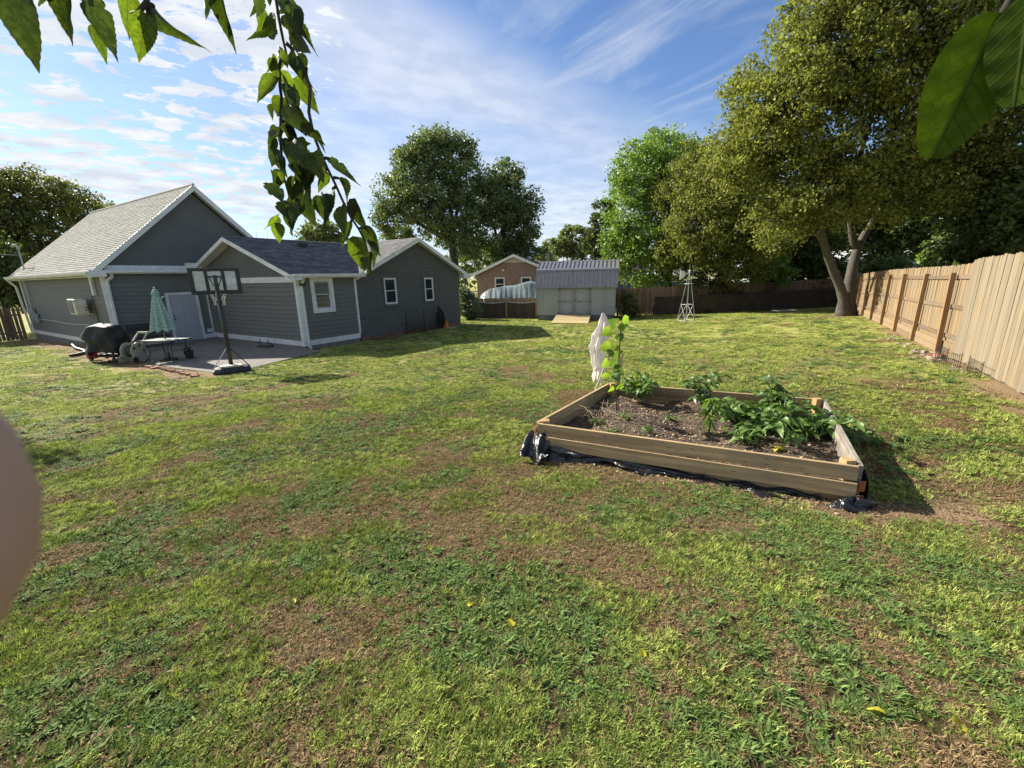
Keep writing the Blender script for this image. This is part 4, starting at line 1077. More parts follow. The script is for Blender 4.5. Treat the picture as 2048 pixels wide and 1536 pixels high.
# ------------------------------------------------------------------ shed
shed_paint = mat('shed_grey_paint', (.31, .322, .32), (.275, .287, .285), 2, (1, 1, .4), rough=.6, objvar=.04, dirt=((.17, .16, .14), 1.5, .52, .75, .3))
shed_trim = mat('shed_trim_paint', (.24, .245, .235), (.21, .215, .205), 3, rough=.6)
shed_roof = mat('brown_metal_roof', (.24, .235, .235), (.19, .185, .185), 4, rough=.38, metal=.35, spec=.5)
sz = -1.2
sh = empty('garden_shed', (SHED_O.x, SHED_O.y, sz), 'grey barn roof garden shed with double doors and ribbed metal roof', 'shed', rz=SHED_RZ)
SW, SD, S0, S1 = 4.85, 3.6, .36, 2.12
MB().box(.02, .02, S0 + .01, SW - .02, SD - .02, S1).build('wall_core', shed_paint, sh)
gp = [(0, S1 - .02), (.50, S1 + .95), (SD / 2, S1 + 1.47), (SD - .50, S1 + .95), (SD, S1 - .02)]
for x in (0.02, SW - .02 - .03): MB().prism([(x, y, z) for y, z in gp], (.03, 0, 0)).build('gable_wall', shed_paint, sh)
pw = .203
for k in range(24):
    x = k * pw
    if 1.33 < x + pw / 2 < 3.37:
        continue
    w_ = min(pw, SW - x) - .012
    if w_ > .03: MB().box(x + .006, -.012, S0, x + .006 + w_, .019, S1).build('wall_plank', shed_paint, sh)
for k in range(17):
    y = .1 + k * pw
    MB().box(SW - .02, y + .006, S0, SW + .012, y + pw - .006, S1).build('wall_plank', shed_paint, sh)
for x in (-.02, SW - .06): MB().box(x, -.03, S0 - .02, x + .08, -.0125, S1).build('corner_trim', shed_trim, sh)
MB().box(1.30, -.032, S1 - .11, 3.40, -.0125, S1).build('door_header', shed_trim, sh)
for s, x0 in ((0, 1.37), (1, 2.355)):
    d = MB().box(x0, -.034, S0 + .03, x0 + .975, .018, S1 - .12).build('door', shed_paint, sh)
    for k in range(4): MB().box(x0 + .11 + k * .19, -.040, S0 + .10, x0 + .11 + k * .19 + .182, -.0345, S1 - .19).build('door_plank', shed_paint, d)
    for a, b in ((S0 + .09, S0 + .80), (S0 + .88, S1 - .18)):
        oc = .16; X0_, X1_ = x0 + .10, x0 + .875
        pts = [(X0_ + oc, a), (X1_ - oc, a), (X1_, a + oc), (X1_, b - oc), (X1_ - oc, b), (X0_ + oc, b), (X0_, b - oc), (X0_, a + oc)]
        mm = MB()
        for p, q in zip(pts, pts[1:] + pts[:1]): mm.bar((p[0], -.049, p[1]), (q[0], -.049, q[1]), .05, .016, up=(0, 1, 0))
        mm.build('panel_trim', shed_trim, d)
    mm = MB()
    for c in ((x0, S0 + .03, x0 + .975, S0 + .10), (x0, S1 - .20, x0 + .975, S1 - .12), (x0, S0 + .10, x0 + .09, S1 - .20), (x0 + .885, S0 + .10, x0 + .975, S1 - .20), (x0 + .09, S0 + .81, x0 + .885, S0 + .87)):
        mm.box(c[0], -.050, c[1], c[2], -.0405, c[3])
    mm.build('door_rail', shed_trim, d)
    for z in (S0 + .12, S0 + .84, S1 - .18):
        xx = x0 - .05 if s == 0 else x0 + .975 + .05; dirn = 1 if s == 0 else -1
        MB().prism([(xx, -.0505, z - .05), (xx, -.0505, z + .05), (xx + dirn * .06, -.0505, z + .02), (xx + dirn * .24, -.0505, z + .005), (xx + dirn * .24, -.0505, z - .005), (xx + dirn * .06, -.0505, z - .02)], (0, -.008, 0)).build('hinge', black_metal, d)
MB().box(2.40, -.075, S0 + .84, 2.43, -.051, S0 + .98).build('latch', black_metal, sh)
# gambrel roof
rp = [(-.16, S1 - .05), (.45, S1 + 1.0), (SD / 2, S1 + 1.56), (SD - .45, S1 + 1.0), (SD + .16, S1 - .05)]
for (ya, za), (yb, zb) in zip(rp, rp[1:]):
    MB().prism([(-.12, ya, za), (SW + .12, ya, za), (SW + .12, yb, zb), (-.12, yb, zb)], (0, 0, -.035)).build('roof_panel', shed_roof, sh)
for (ya, za), (yb, zb), nn in ((rp[0], rp[1], 21), (rp[1], rp[2], 21)):
    dv = Vector((0, yb - ya, zb - za)); nrm = Vector((0, -dv.z, dv.y)).normalized()
    for k in range(nn):
        x = -.10 + k * (SW + .19) / (nn - 1)
        mm = MB(); o_ = Vector((x, ya, za)) + nrm * .001
        mm.prism([o_ + Vector((-.028, 0, 0)), o_ + Vector((.028, 0, 0)), o_ + Vector((.018, 0, 0)) + nrm * .042, o_ + Vector((-.018, 0, 0)) + nrm * .042], dv)
        mm.build('roof_rib', shed_roof, sh)
MB().prism([(-.14, SD / 2 - .16, S1 + 1.50), (-.14, SD / 2, S1 + 1.60), (-.14, SD / 2 + .16, S1 + 1.50), (-.14, SD / 2, S1 + 1.57)], (SW + .28, 0, 0)).build('ridge_cap', shed_roof, sh)
MB().prism([(-.13, .43, S1 + 1.01), (-.13, .40, S1 + .92), (-.13, .37, S1 + .93), (-.13, .41, S1 + 1.04), (-.13, .55, S1 + 1.10)], (SW + .26, 0, 0)).build('break_trim', shed_roof, sh)
MB().box(-.12, -.18, S1 - .10, SW + .12, -.162, S1 - .04).build('drip_edge', shed_roof, sh)
# lattice skirt, blocks
lt = MB()
for k in range(70):
    x = -.3 + k * .075
    for s in (1, -1):
        a, b = (x, 0.), (x + s * .34, .34)
        if min(a[0], b[0]) < 0 or max(a[0], b[0]) > SW: continue
        lt.bar((a[0], -.005 + .004 * s, .02), (b[0], -.005 + .004 * s, .35), .014, .006, up=(0, 1, 0))
stuff(lt.build('lattice_skirt', shed_trim, sh))
MB().box(.05, .06, -.1, SW - .05, SD - .05, S0).build('floor_skid', mat('shed_underside', (.10, .095, .085), rough=.9), sh)
# ramp: planks on two stringers
plank_m = woodmat('ramp_plank_pine', (.50, .40, .22), (.33, .25, .13), 0, 20, objvar=.22)
ramp = empty('shed_ramp', Vector((SHED_O.x, SHED_O.y, sz)) + Matrix.Rotation(SHED_RZ, 3, 'Z') @ Vector((2.35, -.05, 0)), 'pale wooden plank ramp leading up to the shed doors', 'ramp', rz=SHED_RZ)
RL, RW = 2.5, 2.1
nP_ = 17
for k in range(nP_):
    y = -RL + k * RL / nP_; t = (k + .5) / nP_
    z = .10 + .26 * min(t / .82, 1)
    o = MB().box(-RW / 2 - r.random() * .02, 0, 0, RW / 2 + r.random() * .02, RL / nP_ - .018, .032).build('plank', plank_m, ramp); o.location = (0, y, z); o.rotation_euler = (math.atan2(.26, RL * .82) if t < .82 else 0, 0, 0)
for x in (-RW / 2 + .06, 0, RW / 2 - .06):
    MB().prism([(x - .02, -RL + .05, -.02), (x - .02, -RL + .05, .09), (x - .02, -.45, .33), (x - .02, -.02, .35), (x - .02, -.02, -.02)], (.04, 0, 0)).build('stringer', plank_m, ramp)

# ------------------------------------------------------------------ windmill, swing, jug
wb = Vector((8.62, 21.0)); wz = T(wb.x, wb.y)
wm_paint = mat('windmill_white_paint', (.55, .55, .53), (.38, .38, .37), 6, rough=.5)
wmil = empty('garden_windmill', (wb.x, wb.y, wz), 'white lattice tower garden windmill with tail vane on the lawn', 'garden windmill', rz=rad(20))
for sx in (-1, 1):
    for sy in (-1, 1): MB().bar((sx * .31, sy * .31, -.03), (sx * .04, sy * .04, 2.28), .026, .026).build('leg', wm_paint, wmil)
def lv(z): return .31 - .27 * z / 2.28
for z in (.18, .95):
    e = lv(z)
    for a, b in (((-e, -e), (e, -e)), ((e, -e), (e, e)), ((e, e), (-e, e)), ((-e, e), (-e, -e))): MB().bar((*a, z), (*b, z), .018, .018).build('tower_rail', wm_paint, wmil)
for z0, z1 in ((.18, .95),):
    e0, e1 = lv(z0), lv(z1)
    for a, b in (((-e0, -e0), (e1, -e1)), ((e0, -e0), (-e1, -e1)), ((e0, -e0), (e1, e1)), ((e0, e0), (e1, -e1)), ((-e0, e0), (e1, e1)), ((e0, e0), (-e1, e1)), ((-e0, -e0), (-e1, e1)), ((-e0, e0), (-e1, -e1))):
        MB().bar((*a, z0), (*b, z1), .014, .014).build('cross_brace', wm_paint, wmil)
MB().box(-.16, -.16, 1.92, .16, .16, 1.94).build('platform', wm_paint, wmil)
MB().tube([(0, 0, 2.2), (0, 0, 2.55)], .02, 8).build('head_post', wm_paint, wmil)
MB().bar((.05, 0, 2.44), (-.30, 0, 2.38), .03, .03).build('tail_boom', wm_paint, wmil)
MB().prism([(-.26, 0, 2.28), (-.26, 0, 2.50), (-.55, 0, 2.56), (-.55, 0, 2.12)], (0, .012, 0)).build('tail_vane', white_paint, wmil)
MB().lathe([(0, 0), (.035, .01), (.045, .08), (.03, .14), (0, .15)], (0, 0, 2.45), 10).build('hub', wm_paint, wmil)
# saucer swing hanging from the tree
sp_ = at(1570, 621, 22.0); sw_r = .56
rope_m = mat('dark_rope', (.012, .012, .012), rough=1., spec=0.)
swg = empty('saucer_swing', (sp_.x, sp_.y, sp_.z), 'black round web swing hanging low from the big tree', 'swing')
MB().tube([(sw_r * math.cos(k * .1963), sw_r * math.sin(k * .1963), 0) for k in range(33)], .028, 8, cap=False).build('ring', black_plastic, swg, smooth=True)
wbm = MB()
for k in range(10):
    a = k * .628; wbm.tube([(0, 0, -.06), (sw_r * math.cos(a), sw_r * math.sin(a), 0)], .009, 5)
for q in (.15, .28, .42): wbm.tube([(q * math.cos(k * .628), q * math.sin(k * .628), -.06 + .06 * q / sw_r) for k in range(11)], .009, 5, cap=False)
wbm.build('web', black_plastic, swg)
for k in range(4):
    a = .78 + k * 1.5708; MB().tube([(sw_r * math.cos(a), sw_r * math.sin(a), 0), (.03 * math.cos(a), .03 * math.sin(a), 1.7)], .0028, 5).build('rope', rope_m, swg)
MB().tube([(0, 0, 1.68), (-.02, .05, 6.6)], .0032, 5).build('hanging_rope', rope_m, swg)
jp = ground(1701, 629)
jg = empty('plastic_jug', (jp.x, jp.y, jp.z), 'blue and white plastic jug at the foot of the big tree', 'jug', rz=.4)
MB().lathe([(.0, 0), (.13, 0), (.14, .03), (.14, .22), (.0, .22)], n=16).build('lower_body', mat('blue_plastic', (.12, .18, .32), rough=.5), jg, smooth=False)
MB().lathe([(.139, .22), (.14, .30), (.10, .38), (.045, .42), (.045, .46), (0, .46)], n=16).build('upper_body', mat('cream_plastic', (.55, .52, .40), rough=.5), jg)
MB().tube([(.12, 0, .30), (.17, 0, .36), (.12, 0, .42), (.05, 0, .42)], .014, 6).build('handle', white_paint, jg)

# ------------------------------------------------------------------ stones, loose bricks and wire edging at the fence foot
stone_m = mat('fieldstone', (.27, .22, .155), (.16, .13, .095), 7, rough=.95, objvar=.25, bump=.5, bscale=20)
def stone_mesh(seed):
    q = np.random.default_rng(seed); m = MB()
    m.lathe([(.0, 0), (.9, .05), (1, .4), (.75, .75), (.3, .9), (0, .92)], n=9); m.v = [(x * (1 + .25 * q.normal()), y * (1 + .2 * q.normal()), z * (1 + .1 * q.normal())) for x, y, z in m.v]
    me = m.mesh('stone'); me.materials.append(stone_m); return me
sms = [stone_mesh(k) for k in range(5)]
LAB = ['pale rounded fieldstone', 'flat tan fieldstone', 'small grey brown stone', 'chunky broken stone', 'low cream coloured stone']
POS = ['beside the nearest fence post', 'below the first fence bay', 'between the first two fence posts', 'by the second fence post', 'near the wire edging', 'at the foot of the tall board fence', 'on the bare strip by the second bay']
r = np.random.default_rng(8); used = set()
for k in range(30):
    s = [-.3, .25, 1.1, 2.3, -1.3, -2.6, 3.4][k % 7] + r.normal() * .28; o_ = .18 + r.random() * .38
    p = FP + FD * s + FN * o_; me = sms[k % 5]; q = link('fieldstone', me); q.location = (p.x, p.y, T(p.x, p.y) - .01)
    f = .03 + .045 * r.random(); q.scale = (f * 1.5, f, f * 1.0); q.rotation_euler = (0, 0, r.random() * 6.28)
    tag(q, LAB[k % 5] + ' ' + POS[k % 7] + ' on bare soil', 'stone', 'stones along the fence foot')
brk = MB().box(-.10, -.05, 0, .10, .05, .062).mesh('loose_brick'); brk.materials.append(redbrick_m)
for k, (s, o_, rz, lab) in enumerate(((-.35, .16, .3, 'yellowish loose brick leaning at the nearest fence post'), (-.55, .22, 1.2, 'red loose brick just before the nearest fence post'), (-.85, .20, .5, 'dark red loose brick under the short fence bay'), (-.20, .30, .1, 'sand coloured loose brick closest to the lawn by the post'))):
    p = FP + FD * s + FN * o_; q = link('loose_brick', brk); q.location = (p.x, p.y, T(p.x, p.y) + .01); q.rotation_euler = (.1 * k, .05, fang + rz)
    if k in (0, 3):
        q.data = brk.copy(); q.data.materials.clear(); q.data.materials.append(stone_m)
    tag(q, lab, 'brick')
for k, (s, lab) in enumerate(((-1.55, 'low black wire edging panel at the start of the tall board fence'), (-2.35, 'tangled black wire edging panel in the middle of the three'), (-3.4, 'black wire edging panel closest to the right picture edge'))):
    p = FP + FD * s + FN * .24; w_ = empty('wire_edging', (p.x, p.y, T(p.x, p.y)), lab, 'wire edging', rz=fang + (.35 if k == 1 else 0)); m_ = MB()
    for i in range(14): m_.bar((i * .05, 0, -.02), (i * .05, 0, .27), .0045, .0045)
    for z in (.04, .13, .25): m_.bar((0, .004, z), (.65, .004, z), .0045, .0045)
    m_.build('wire_grid', black_metal, w_)
    MB().bar((0, 0, -.1), (0, 0, .30), .008, .008).build('stake', black_metal, w_); MB().bar((.65, 0, -.1), (.65, 0, .30), .008, .008).build('stake', black_metal, w_)
# ------------------------------------------------------------------ raised bed
pine_x = woodmat('bed_board_pine', (.54, .39, .21), (.26, .17, .085), 0, 20, weather=((.27, .21, .13), 1.6, .42, .62, .6), objvar=.10, knots=True)
post_b = woodmat('bed_post_pine', (.42, .29, .14), (.26, .17, .08), 2, 18, objvar=.08)
grey_x = woodmat('bed_board_weathered', (.30, .27, .225), (.13, .115, .095), 0, 20, weather=((.10, .085, .07), 3, .45, .6, .7), objvar=.08)
bedz = {k: T(v.x, v.y) for k, v in BED.items()}
BT = -.105                                        # level of the top edge
bed = empty('raised_bed', (2.2, 5.0, -.5), 'wooden raised garden bed of stacked pine boards on the lawn', 'raised bed')
O = bed.location
ctr = (BED['L'] + BED['R'] + BED['BL'] + BED['BR']) / 4
def bed_board(a, b, top, h, t, m_, out=0., tilt=0., name='board'):
    A_, B_ = BED[a], BED[b]; d = B_ - A_; u = d.normalized(); n = Vector((u.y, -u.x))
    if n.dot(A_ - ctr) < 0: n = -n
    mm = MB().box(-d.length / 2, 0, -h, d.length / 2, -t, 0)
    o = mm.build(name, m_, bed, bevel=.004)
    mid = (A_ + B_) / 2 + n * out
    o.location = Vector((mid.x, mid.y, top)) - O
    # local -y is outward
    ang = math.atan2(d.y, d.x)
    if Vector((math.sin(ang), -math.cos(ang))).dot(n) < 0: ang += math.pi
    o.rotation_euler = (0, tilt, ang); return o
bed_board('L', 'R', BT, .138, .038, pine_x)
bed_board('L', 'R', BT - .143, .138, .038, pine_x, out=.040, tilt=.004)
bed_board('L', 'R', BT - .286, .138, .038, pine_x, out=-.012)
for a, b in (('BL', 'L'), ('BR', 'BL')):
    for k in range(3): bed_board(a, b, BT - .143 * k + .004, .138, .038, pine_x, out=.003 * k)
for k in range(3): bed_board('BR', 'R', BT - .143 * k + .003, .138, .040, grey_x, out=.004 * k)
for k, v in BED.items():
    i = v + (ctr - v).normalized() * .085
    MB().box(i.x - O.x - .045, i.y - O.y - .045, -.35, i.x - O.x + .045, i.y - O.y + .045, BT - O.z + .030).build('corner_post', post_b, bed, bevel=.003)
rust = mat('rusty_bracket', (.42, .14, .03), (.20, .06, .02), 20, rough=.8)
for z in (BT - .19, BT - .33):
    v = BED['R'] + Vector((.045, -.035)); MB().box(v.x - O.x - .035, v.y - O.y - .006, z - O.z - .05, v.x - O.x + .02, v.y - O.y + .004, z - O.z + .05).build('corner_bracket', rust, bed)
    v = BED['L'] + Vector((-.045, .0)); MB().box(v.x - O.x - .006, v.y - O.y - .03, z - O.z + .06, v.x - O.x + .004, v.y - O.y + .03, z - O.z + .14).build('corner_bracket', rust, bed)
def soilmat():
    t = NT('bed_soil'); b = t.b; b.inputs['Roughness'].default_value = .95
    co = t.coords((1, 1, 1)); n1 = t.noise(co, 30, 6, .7); n2 = t.noise(co, 4, 4)
    c = t.mix(t.rng(n1, .4, .6), (.035, .024, .016), (.10, .07, .045)); c = t.mix(t.rng(n2, .45, .65, 0, .6), c, (.13, .09, .055))
    t.lk(c, b.inputs['Base Color']); t.bump(n1, .9, .04); return t.m
def soil_z(x, y): return -.30 + .09 * (float(fbm(np.array(x * 2.3), np.array(y * 2.3), 3)) - .5) + .03 * math.sin(x * 5)
def soilf(u, v):
    p = BED['L'].lerp(BED['R'], u).lerp(BED['BL'].lerp(BED['BR'], u), v); p = p + (ctr - p) * .006
    return (p.x - O.x, p.y - O.y, soil_z(p.x, p.y) - O.z)
MB().grid(soilf, 60, 44).build('soil', soilmat(), bed, smooth=True)
r = np.random.default_rng(12)
def bedpt(u, v): return BED['L'].lerp(BED['R'], u).lerp(BED['BL'].lerp(BED['BR'], u), v)
def chips(name, mat_, n, fn, l0, l1, parent=None, wide=.25):
    Vs = []
    for k in range(n):
        x, y, z = fn(); a = r.random() * 6.28; l = l0 + (l1 - l0) * r.random(); d = Vector((math.cos(a), math.sin(a), r.normal() * .25)) * l / 2
        s = Vector((-math.sin(a), math.cos(a), r.normal() * .4)) * l * (wide * (.5 + r.random())); p = Vector((x, y, z + .006 + .012 * r.random()))
        Vs += [p - d, p - s * .8, p + d, p + s]
    Vx = np.array([tuple(v) for v in Vs]); q = np.arange(n)[:, None] * 4
    return stuff(arrmesh(name, Vx, q + np.array([[0, 1, 2, 3]]), mat_, parent))
chip_m = leafmat('wood_chip', (.34, .24, .14), (.12, .08, .05), .02, .35, .9)
def fb():
    p = bedpt(.03 + .94 * r.random(), .03 + .94 * r.random()); return p.x - O.x, p.y - O.y, soil_z(p.x, p.y) - O.z
chips('mulch_chips', chip_m, 4200, fb, .015, .05, bed)
# chips and straw spilled outside the bed
def fo():
    t = r.random(); w_ = r.random()
    if w_ < .62: p = BED['L'].lerp(BED['R'], t * 1.06 - .03); u = (BED['R'] - BED['L']).normalized(); n = Vector((u.y, -u.x)); p = p + n * (.03 + abs(r.normal()) * .15)
    else: p = BED['R'].lerp(BED['BR'], t); u = (BED['BR'] - BED['R']).normalized(); n = Vector((u.y, -u.x)); p = p + n * (.03 + abs(r.normal()) * .22)
    return p.x, p.y, T(p.x, p.y)
cho = chips('wood_chips', chip_m, 2600, fo, .015, .055); cho['label'] = 'wood chips and straw spilled around the raised bed'; cho['category'] = 'wood chips'
# black plastic sheet along the front
pl = NT('black_sheet'); pl.b.inputs['Base Color'].default_value = (.012, .013, .014, 1); pl.b.inputs['Roughness'].default_value = .22; pl.b.inputs['Specular IOR Level'].default_value = .7
pl.bump(pl.noise(pl.coords((1, 1, 1)), 16, 4, .6, 1.2), .7, .03)
fu = (BED['R'] - BED['L']).normalized(); fn_ = Vector((fu.y, -fu.x))
def sheet(u, v):
    s = -.12 + u * 2.95; top = (.235 - .10 * s if s < .7 else .165 - .12 * (s - .7)); top = max(top, .035 + .015 * math.sin(u * 50))
    wv_ = .03 * math.sin(u * 31 + 5 * v) + .025 * math.sin(u * 71 - 3 * v) * (1 - v) + (.03 * math.sin(13 * v + u * 9))
    out = .035 + (1 - v) * (.10 + .05 * math.sin(u * 17)) + wv_ * (1.1 - v)
    p = BED['L'] + fu * s + fn_ * out; return (p.x, p.y, T(p.x, p.y) + .012 + max(0, top * v + .018 * math.sin(u * 45 + v * 9) * (1 - v)))
shm = MB().grid(sheet, 150, 12).build('plastic_sheet', pl.m, smooth=True); tag(shm, 'crumpled black plastic sheet along the front of the raised bed', 'plastic sheet')
def scrap(u, v):
    p = BED['L'] + fu * (-.13 + .30 * u) + fn_ * (.05 + .26 * (1 - v) + .05 * math.sin(9 * u + 3 * v))
    return (p.x, p.y, T(p.x, p.y) + .02 + .25 * v + .05 * math.sin(7 * u + 8 * v) * (1 - v) + .03 * abs(math.sin(11 * u)))
flp = MB().grid(scrap, 22, 18).build('plastic_flap', pl.m, smooth=True); tag(flp, 'folded flap of black plastic hanging off the left bed corner', 'plastic sheet')
def lump(u, v):
    a = u * 6.283; q = v * math.pi * .5; p = BED['R'] - fu * .02 + fn_ * .16
    k = 1 + .35 * math.sin(a * 3 + v * 6) ; return (p.x + .17 * k * math.cos(a) * math.cos(q), p.y + .07 * k * math.sin(a) * math.cos(q), T(p.x, p.y) + .09 * math.sin(q) * k)
lm = MB().grid(lump, 26, 8).build('plastic_bundle', pl.m, smooth=True); tag(lm, 'small crumpled bundle of black plastic at the right bed corner', 'plastic sheet')
def drape(u, v):
    sd = (BED['BR'] - BED['R']).normalized(); n = Vector((sd.y, -sd.x)); p = BED['R'] + sd * (.05 + .42 * u) + n * (.06 + .05 * (1 - v) + .025 * math.sin(u * 14 + v * 3))
    return (p.x, p.y, T(p.x, p.y) + .01 + v * (.30 - .25 * u))
dpm = MB().grid(drape, 20, 10).build('plastic_liner', pl.m, smooth=True); tag(dpm, 'black plastic liner hanging on the right side of the raised bed', 'plastic sheet')

# ------------------------------------------------------------------ leaves as single pieces
def leafmesh(name, w, fold=.25, curl=.25, teeth=0., mat_=None, nseg=10, twist=0., notch=None):
    m = MB(); V_, F = [], []
    for i in range(nseg + 1):
        t = i / nseg; hw = w * (math.sin(math.pi * t ** .72) ** .85) * (1 - .25 * t) + .004
        hw *= 1 - (notch or 0) * (1 if i == 5 else 0)
        z = -curl * t * t + .12 * curl * math.sin(5 * t); tz = twist * t
        e = teeth * w * (1 if i % 2 else -.4)
        for s, q in ((-1, 1), (-1, .66), (-1, .33), (0, 0), (1, .33), (1, .66), (1, 1)):
            x = s * (hw * q + (e if q == 1 and 0 < i < nseg else 0)); zz = z + fold * (abs(x) * .45 + 1.6 * x * x / max(w, .1)) + .06 * curl * math.sin(t * 17 + s) * q * q
            V_.append((x * math.cos(tz) - zz * 0, t - (.05 * q if 0 < i < nseg else 0), zz + x * math.sin(tz)))
    for i in range(nseg):
        for j in range(6): a = i * 7 + j; F.append((a, a + 1, a + 8, a + 7))
    m.add(V_, F); me = m.mesh(name); me.materials.append(mat_); me.polygons.foreach_set('use_smooth', [True] * len(me.polygons)); return me
def put_leaf(me, parent, base, tip, roll=0., name='leaf', wide=1.0, face=None):
    b, t = Vector(base), Vector(tip); d = t - b; y = d.normalized()
    x = y.cross(face if face is not None else Vector((0, 0, 1)))
    if x.length < .05: x = y.cross(Vector((1, 0, 0)))
    x.normalize(); z = x.cross(y)
    q = Matrix.Rotation(roll, 3, y); x, z = q @ x, q @ z
    L_ = d.length; mm = Matrix((x * L_ * wide, y * L_, z * L_)).transposed().to_4x4(); mm.translation = b
    o = link(name, me, parent); o.matrix_local = mm; return o
veg = leafmat('garden_leaf', (.085, .165, .04), (.14, .22, .055), .35, .25, .4)
veg_dark = leafmat('pepper_leaf', (.05, .10, .032), (.09, .15, .045), .28, .25, .35)
lime = leafmat('lime_leaf', (.17, .28, .035), (.24, .33, .05), .5, .2, .45)
yellow = leafmat('yellow_leaf', (.58, .56, .06), (.55, .46, .05), .4, .1, .5)
L_heart = leafmesh('leaf', .42, .18, .2, 0, lime); L_heart2 = leafmesh('leaf', .42, .25, .3, 0, veg)
L_pep = [leafmesh('leaf', .27, .3, .35, 0, veg_dark, 8), leafmesh('leaf', .24, .2, .5, 0, veg_dark, 8)]
L_ov = [leafmesh('leaf', .30, .25, .3, 0, veg, 8), leafmesh('leaf', .27, .2, .55, 0, veg, 8)]
L_lan = [leafmesh('leaf', .17, .25, .45, 0, lime, 8), leafmesh('leaf', .16, .25, .7, 0, veg, 8)]
L_yel = leafmesh('leaf', .34, .2, .3, 0, yellow, 8)
stem_m = mat('green_stem', (.10, .15, .04), (.07, .11, .03), 8, rough=.6)
def plant(name, label, base, stems, leaves, lsize, nleaf, spread=1., droop=.3, cat='plant', group=None):
    """stems: list of (dx, dy, dz) tips; leaves placed along every stem"""
    z = soil_z(base[0], base[1]); root = empty(name, (base[0], base[1], z), label, cat, group); k = 0
    per = max(1, nleaf // len(stems))
    for tip in stems:
        tip = Vector(tip); mid = tip * .5 + Vector((r.normal() * .03, r.normal() * .03, abs(tip.z) * .12 + .02))
        path = [Vector((0, 0, -.02)), mid * .5 + Vector((0, 0, .01)), mid, (mid + tip) / 2 + Vector((0, 0, .01)), tip]
        MB().tube(path, [.008, .007, .006, .005, .003], 5).build('stem', stem_m, root)
        for i in range(per):
            t = .22 + .78 * (i + r.random()) / per; j = min(int(t * 4), 3); p = path[j].lerp(path[j + 1], t * 4 - j)
            a = r.random() * 6.283; d = Vector((math.cos(a), math.sin(a), .35 - droop * r.random() * 2)).normalized() * lsize * (.65 + .6 * r.random())
            pet = p + d * .35; put_leaf(leaves[k % len(leaves)], root, pet, pet + d, r.normal() * .5); k += 1
    return root
def bp(px, py): # a spot on the bed's soil seen at this photo pixel
    d = (_f + CR * ((px - 1024) / FPX) - CU * ((py - 768) / FPX)); t = (-.30 - EYE.z) / d.z; p = EYE + d * t; return (p.x, p.y)
def bush(n, rx, h, lean=(0, 0)): 
    return [(lean[0] + rx * math.cos(a) * q, lean[1] + rx * math.sin(a) * q, h * (.6 + .5 * r.random())) for a, q in ((r.random() * 6.28, .5 + .5 * r.random()) for _ in range(n))]
plant('pepper_plant', 'dark leafy pepper plant at the back middle of the raised bed', bp(1405, 822), bush(8, .26, .50), L_pep, .14, 70)
plant('zinnia_plant', 'tall bright green leafy stalk in the middle of the raised bed', bp(1418, 865), [(.02, 0, .46), (.04, .02, .40), (-.02, .01, .44)], L_lan, .11, 60, droop=.6)
plant('bean_plant', 'broad leafy bush plant on the right of the raised bed soil', bp(1545, 860), bush(13, .44, .36), L_ov, .15, 140)
plant('pepper_plant', 'dark pepper plant at the back right corner of the raised bed', bp(1560, 835), bush(9, .30, .52), L_pep, .16, 80)
plant('bean_plant', 'low leafy plant with yellow leaves near the front right of the bed', bp(1565, 893), bush(7, .22, .24), L_ov, .115, 48)
plant('bean_plant', 'leafy bush plant filling the right hand end of the bed', bp(1612, 868), bush(9, .30, .28), L_ov, .13, 80)
plant('bean_plant', 'low bushy plant just right of the bright green stalk', bp(1492, 885), bush(8, .26, .20), L_ov, .11, 64)
plant('bean_plant', 'loose leafy plant between the stalk and the bushy mass', bp(1452, 842), bush(9, .30, .26), L_ov, .115, 64)
yp = bp(1552, 905); yl = empty('yellowing_shoot', (yp[0], yp[1], soil_z(*yp)), 'small bright yellow dying leaves low in the raised bed', 'plant')
for a in (0, 1.8, 3.9): put_leaf(L_yel, yl, (0, 0, .02), (.09 * math.cos(a), .09 * math.sin(a), .05), .3)
plant('bean_plant', 'sprawling bean plant trailing along the middle of the raised bed', bp(1480, 850), bush(11, .42, .30), L_ov, .14, 100)
tr_ = BED['R'].lerp(BED['BR'], .62); tp = (tr_.x - .12, tr_.y + .02)
plant('trailing_vine', 'vine trailing over the right edge of the bed onto the grass', tp, [(.55, -.05, .12), (.78, .10, .02), (.62, -.22, .06), (.35, .12, .25), (.95, -.08, -.10), (.2, -.3, .3), (.1, .3, .3)], L_pep + L_ov, .13, 84)
plant('squash_plant', 'broad leafy greens clump beside the wooden stake at the back left', bp(1275, 802), bush(11, .32, .40), [L_heart2] + L_ov, .15, 84)
plant('tomato_seedling', 'thin leafy seedling standing in the back left of the bed', bp(1290, 790), [(.0, .0, .42), (.06, .02, .36)], L_pep, .07, 14)
for k, (px, py, lab) in enumerate(((1255, 845, 'low pale weed patch at the foot of the black stake'), (1215, 868, 'low green weed patch along the front left of the bed'), (1300, 868, 'small weed seedlings in the front middle of the bed'), (1345, 838, 'small green seedling in the centre of the bed soil'), (1195, 850, 'short grass tuft by the left bed board'))):
    plant('weed_clump', lab, bp(px, py), bush(6, .14, .07), L_ov + L_lan, .045, 36, cat='weeds')
# dry vine stems at the left end
dv = empty('dry_stems', (*bp(1190, 838), -.3), 'tangle of dry grass stems inside the left end of the bed', 'dry stems'); mm = MB()
for k in range(46):
    a = r.random() * 6.28; l = .1 + .3 * r.random(); b0 = Vector((r.normal() * .16, r.normal() * .12, 0)); mm.tube([b0, b0 + Vector((math.cos(a) * l * .4, math.sin(a) * l * .4, l * .5)), b0 + Vector((math.cos(a) * l, math.sin(a) * l, l * .45))], .0022, 4)
stuff(mm.build('stalks', mat('dry_straw', (.38, .30, .19), (.25, .19, .12), 10, rough=.9), dv))
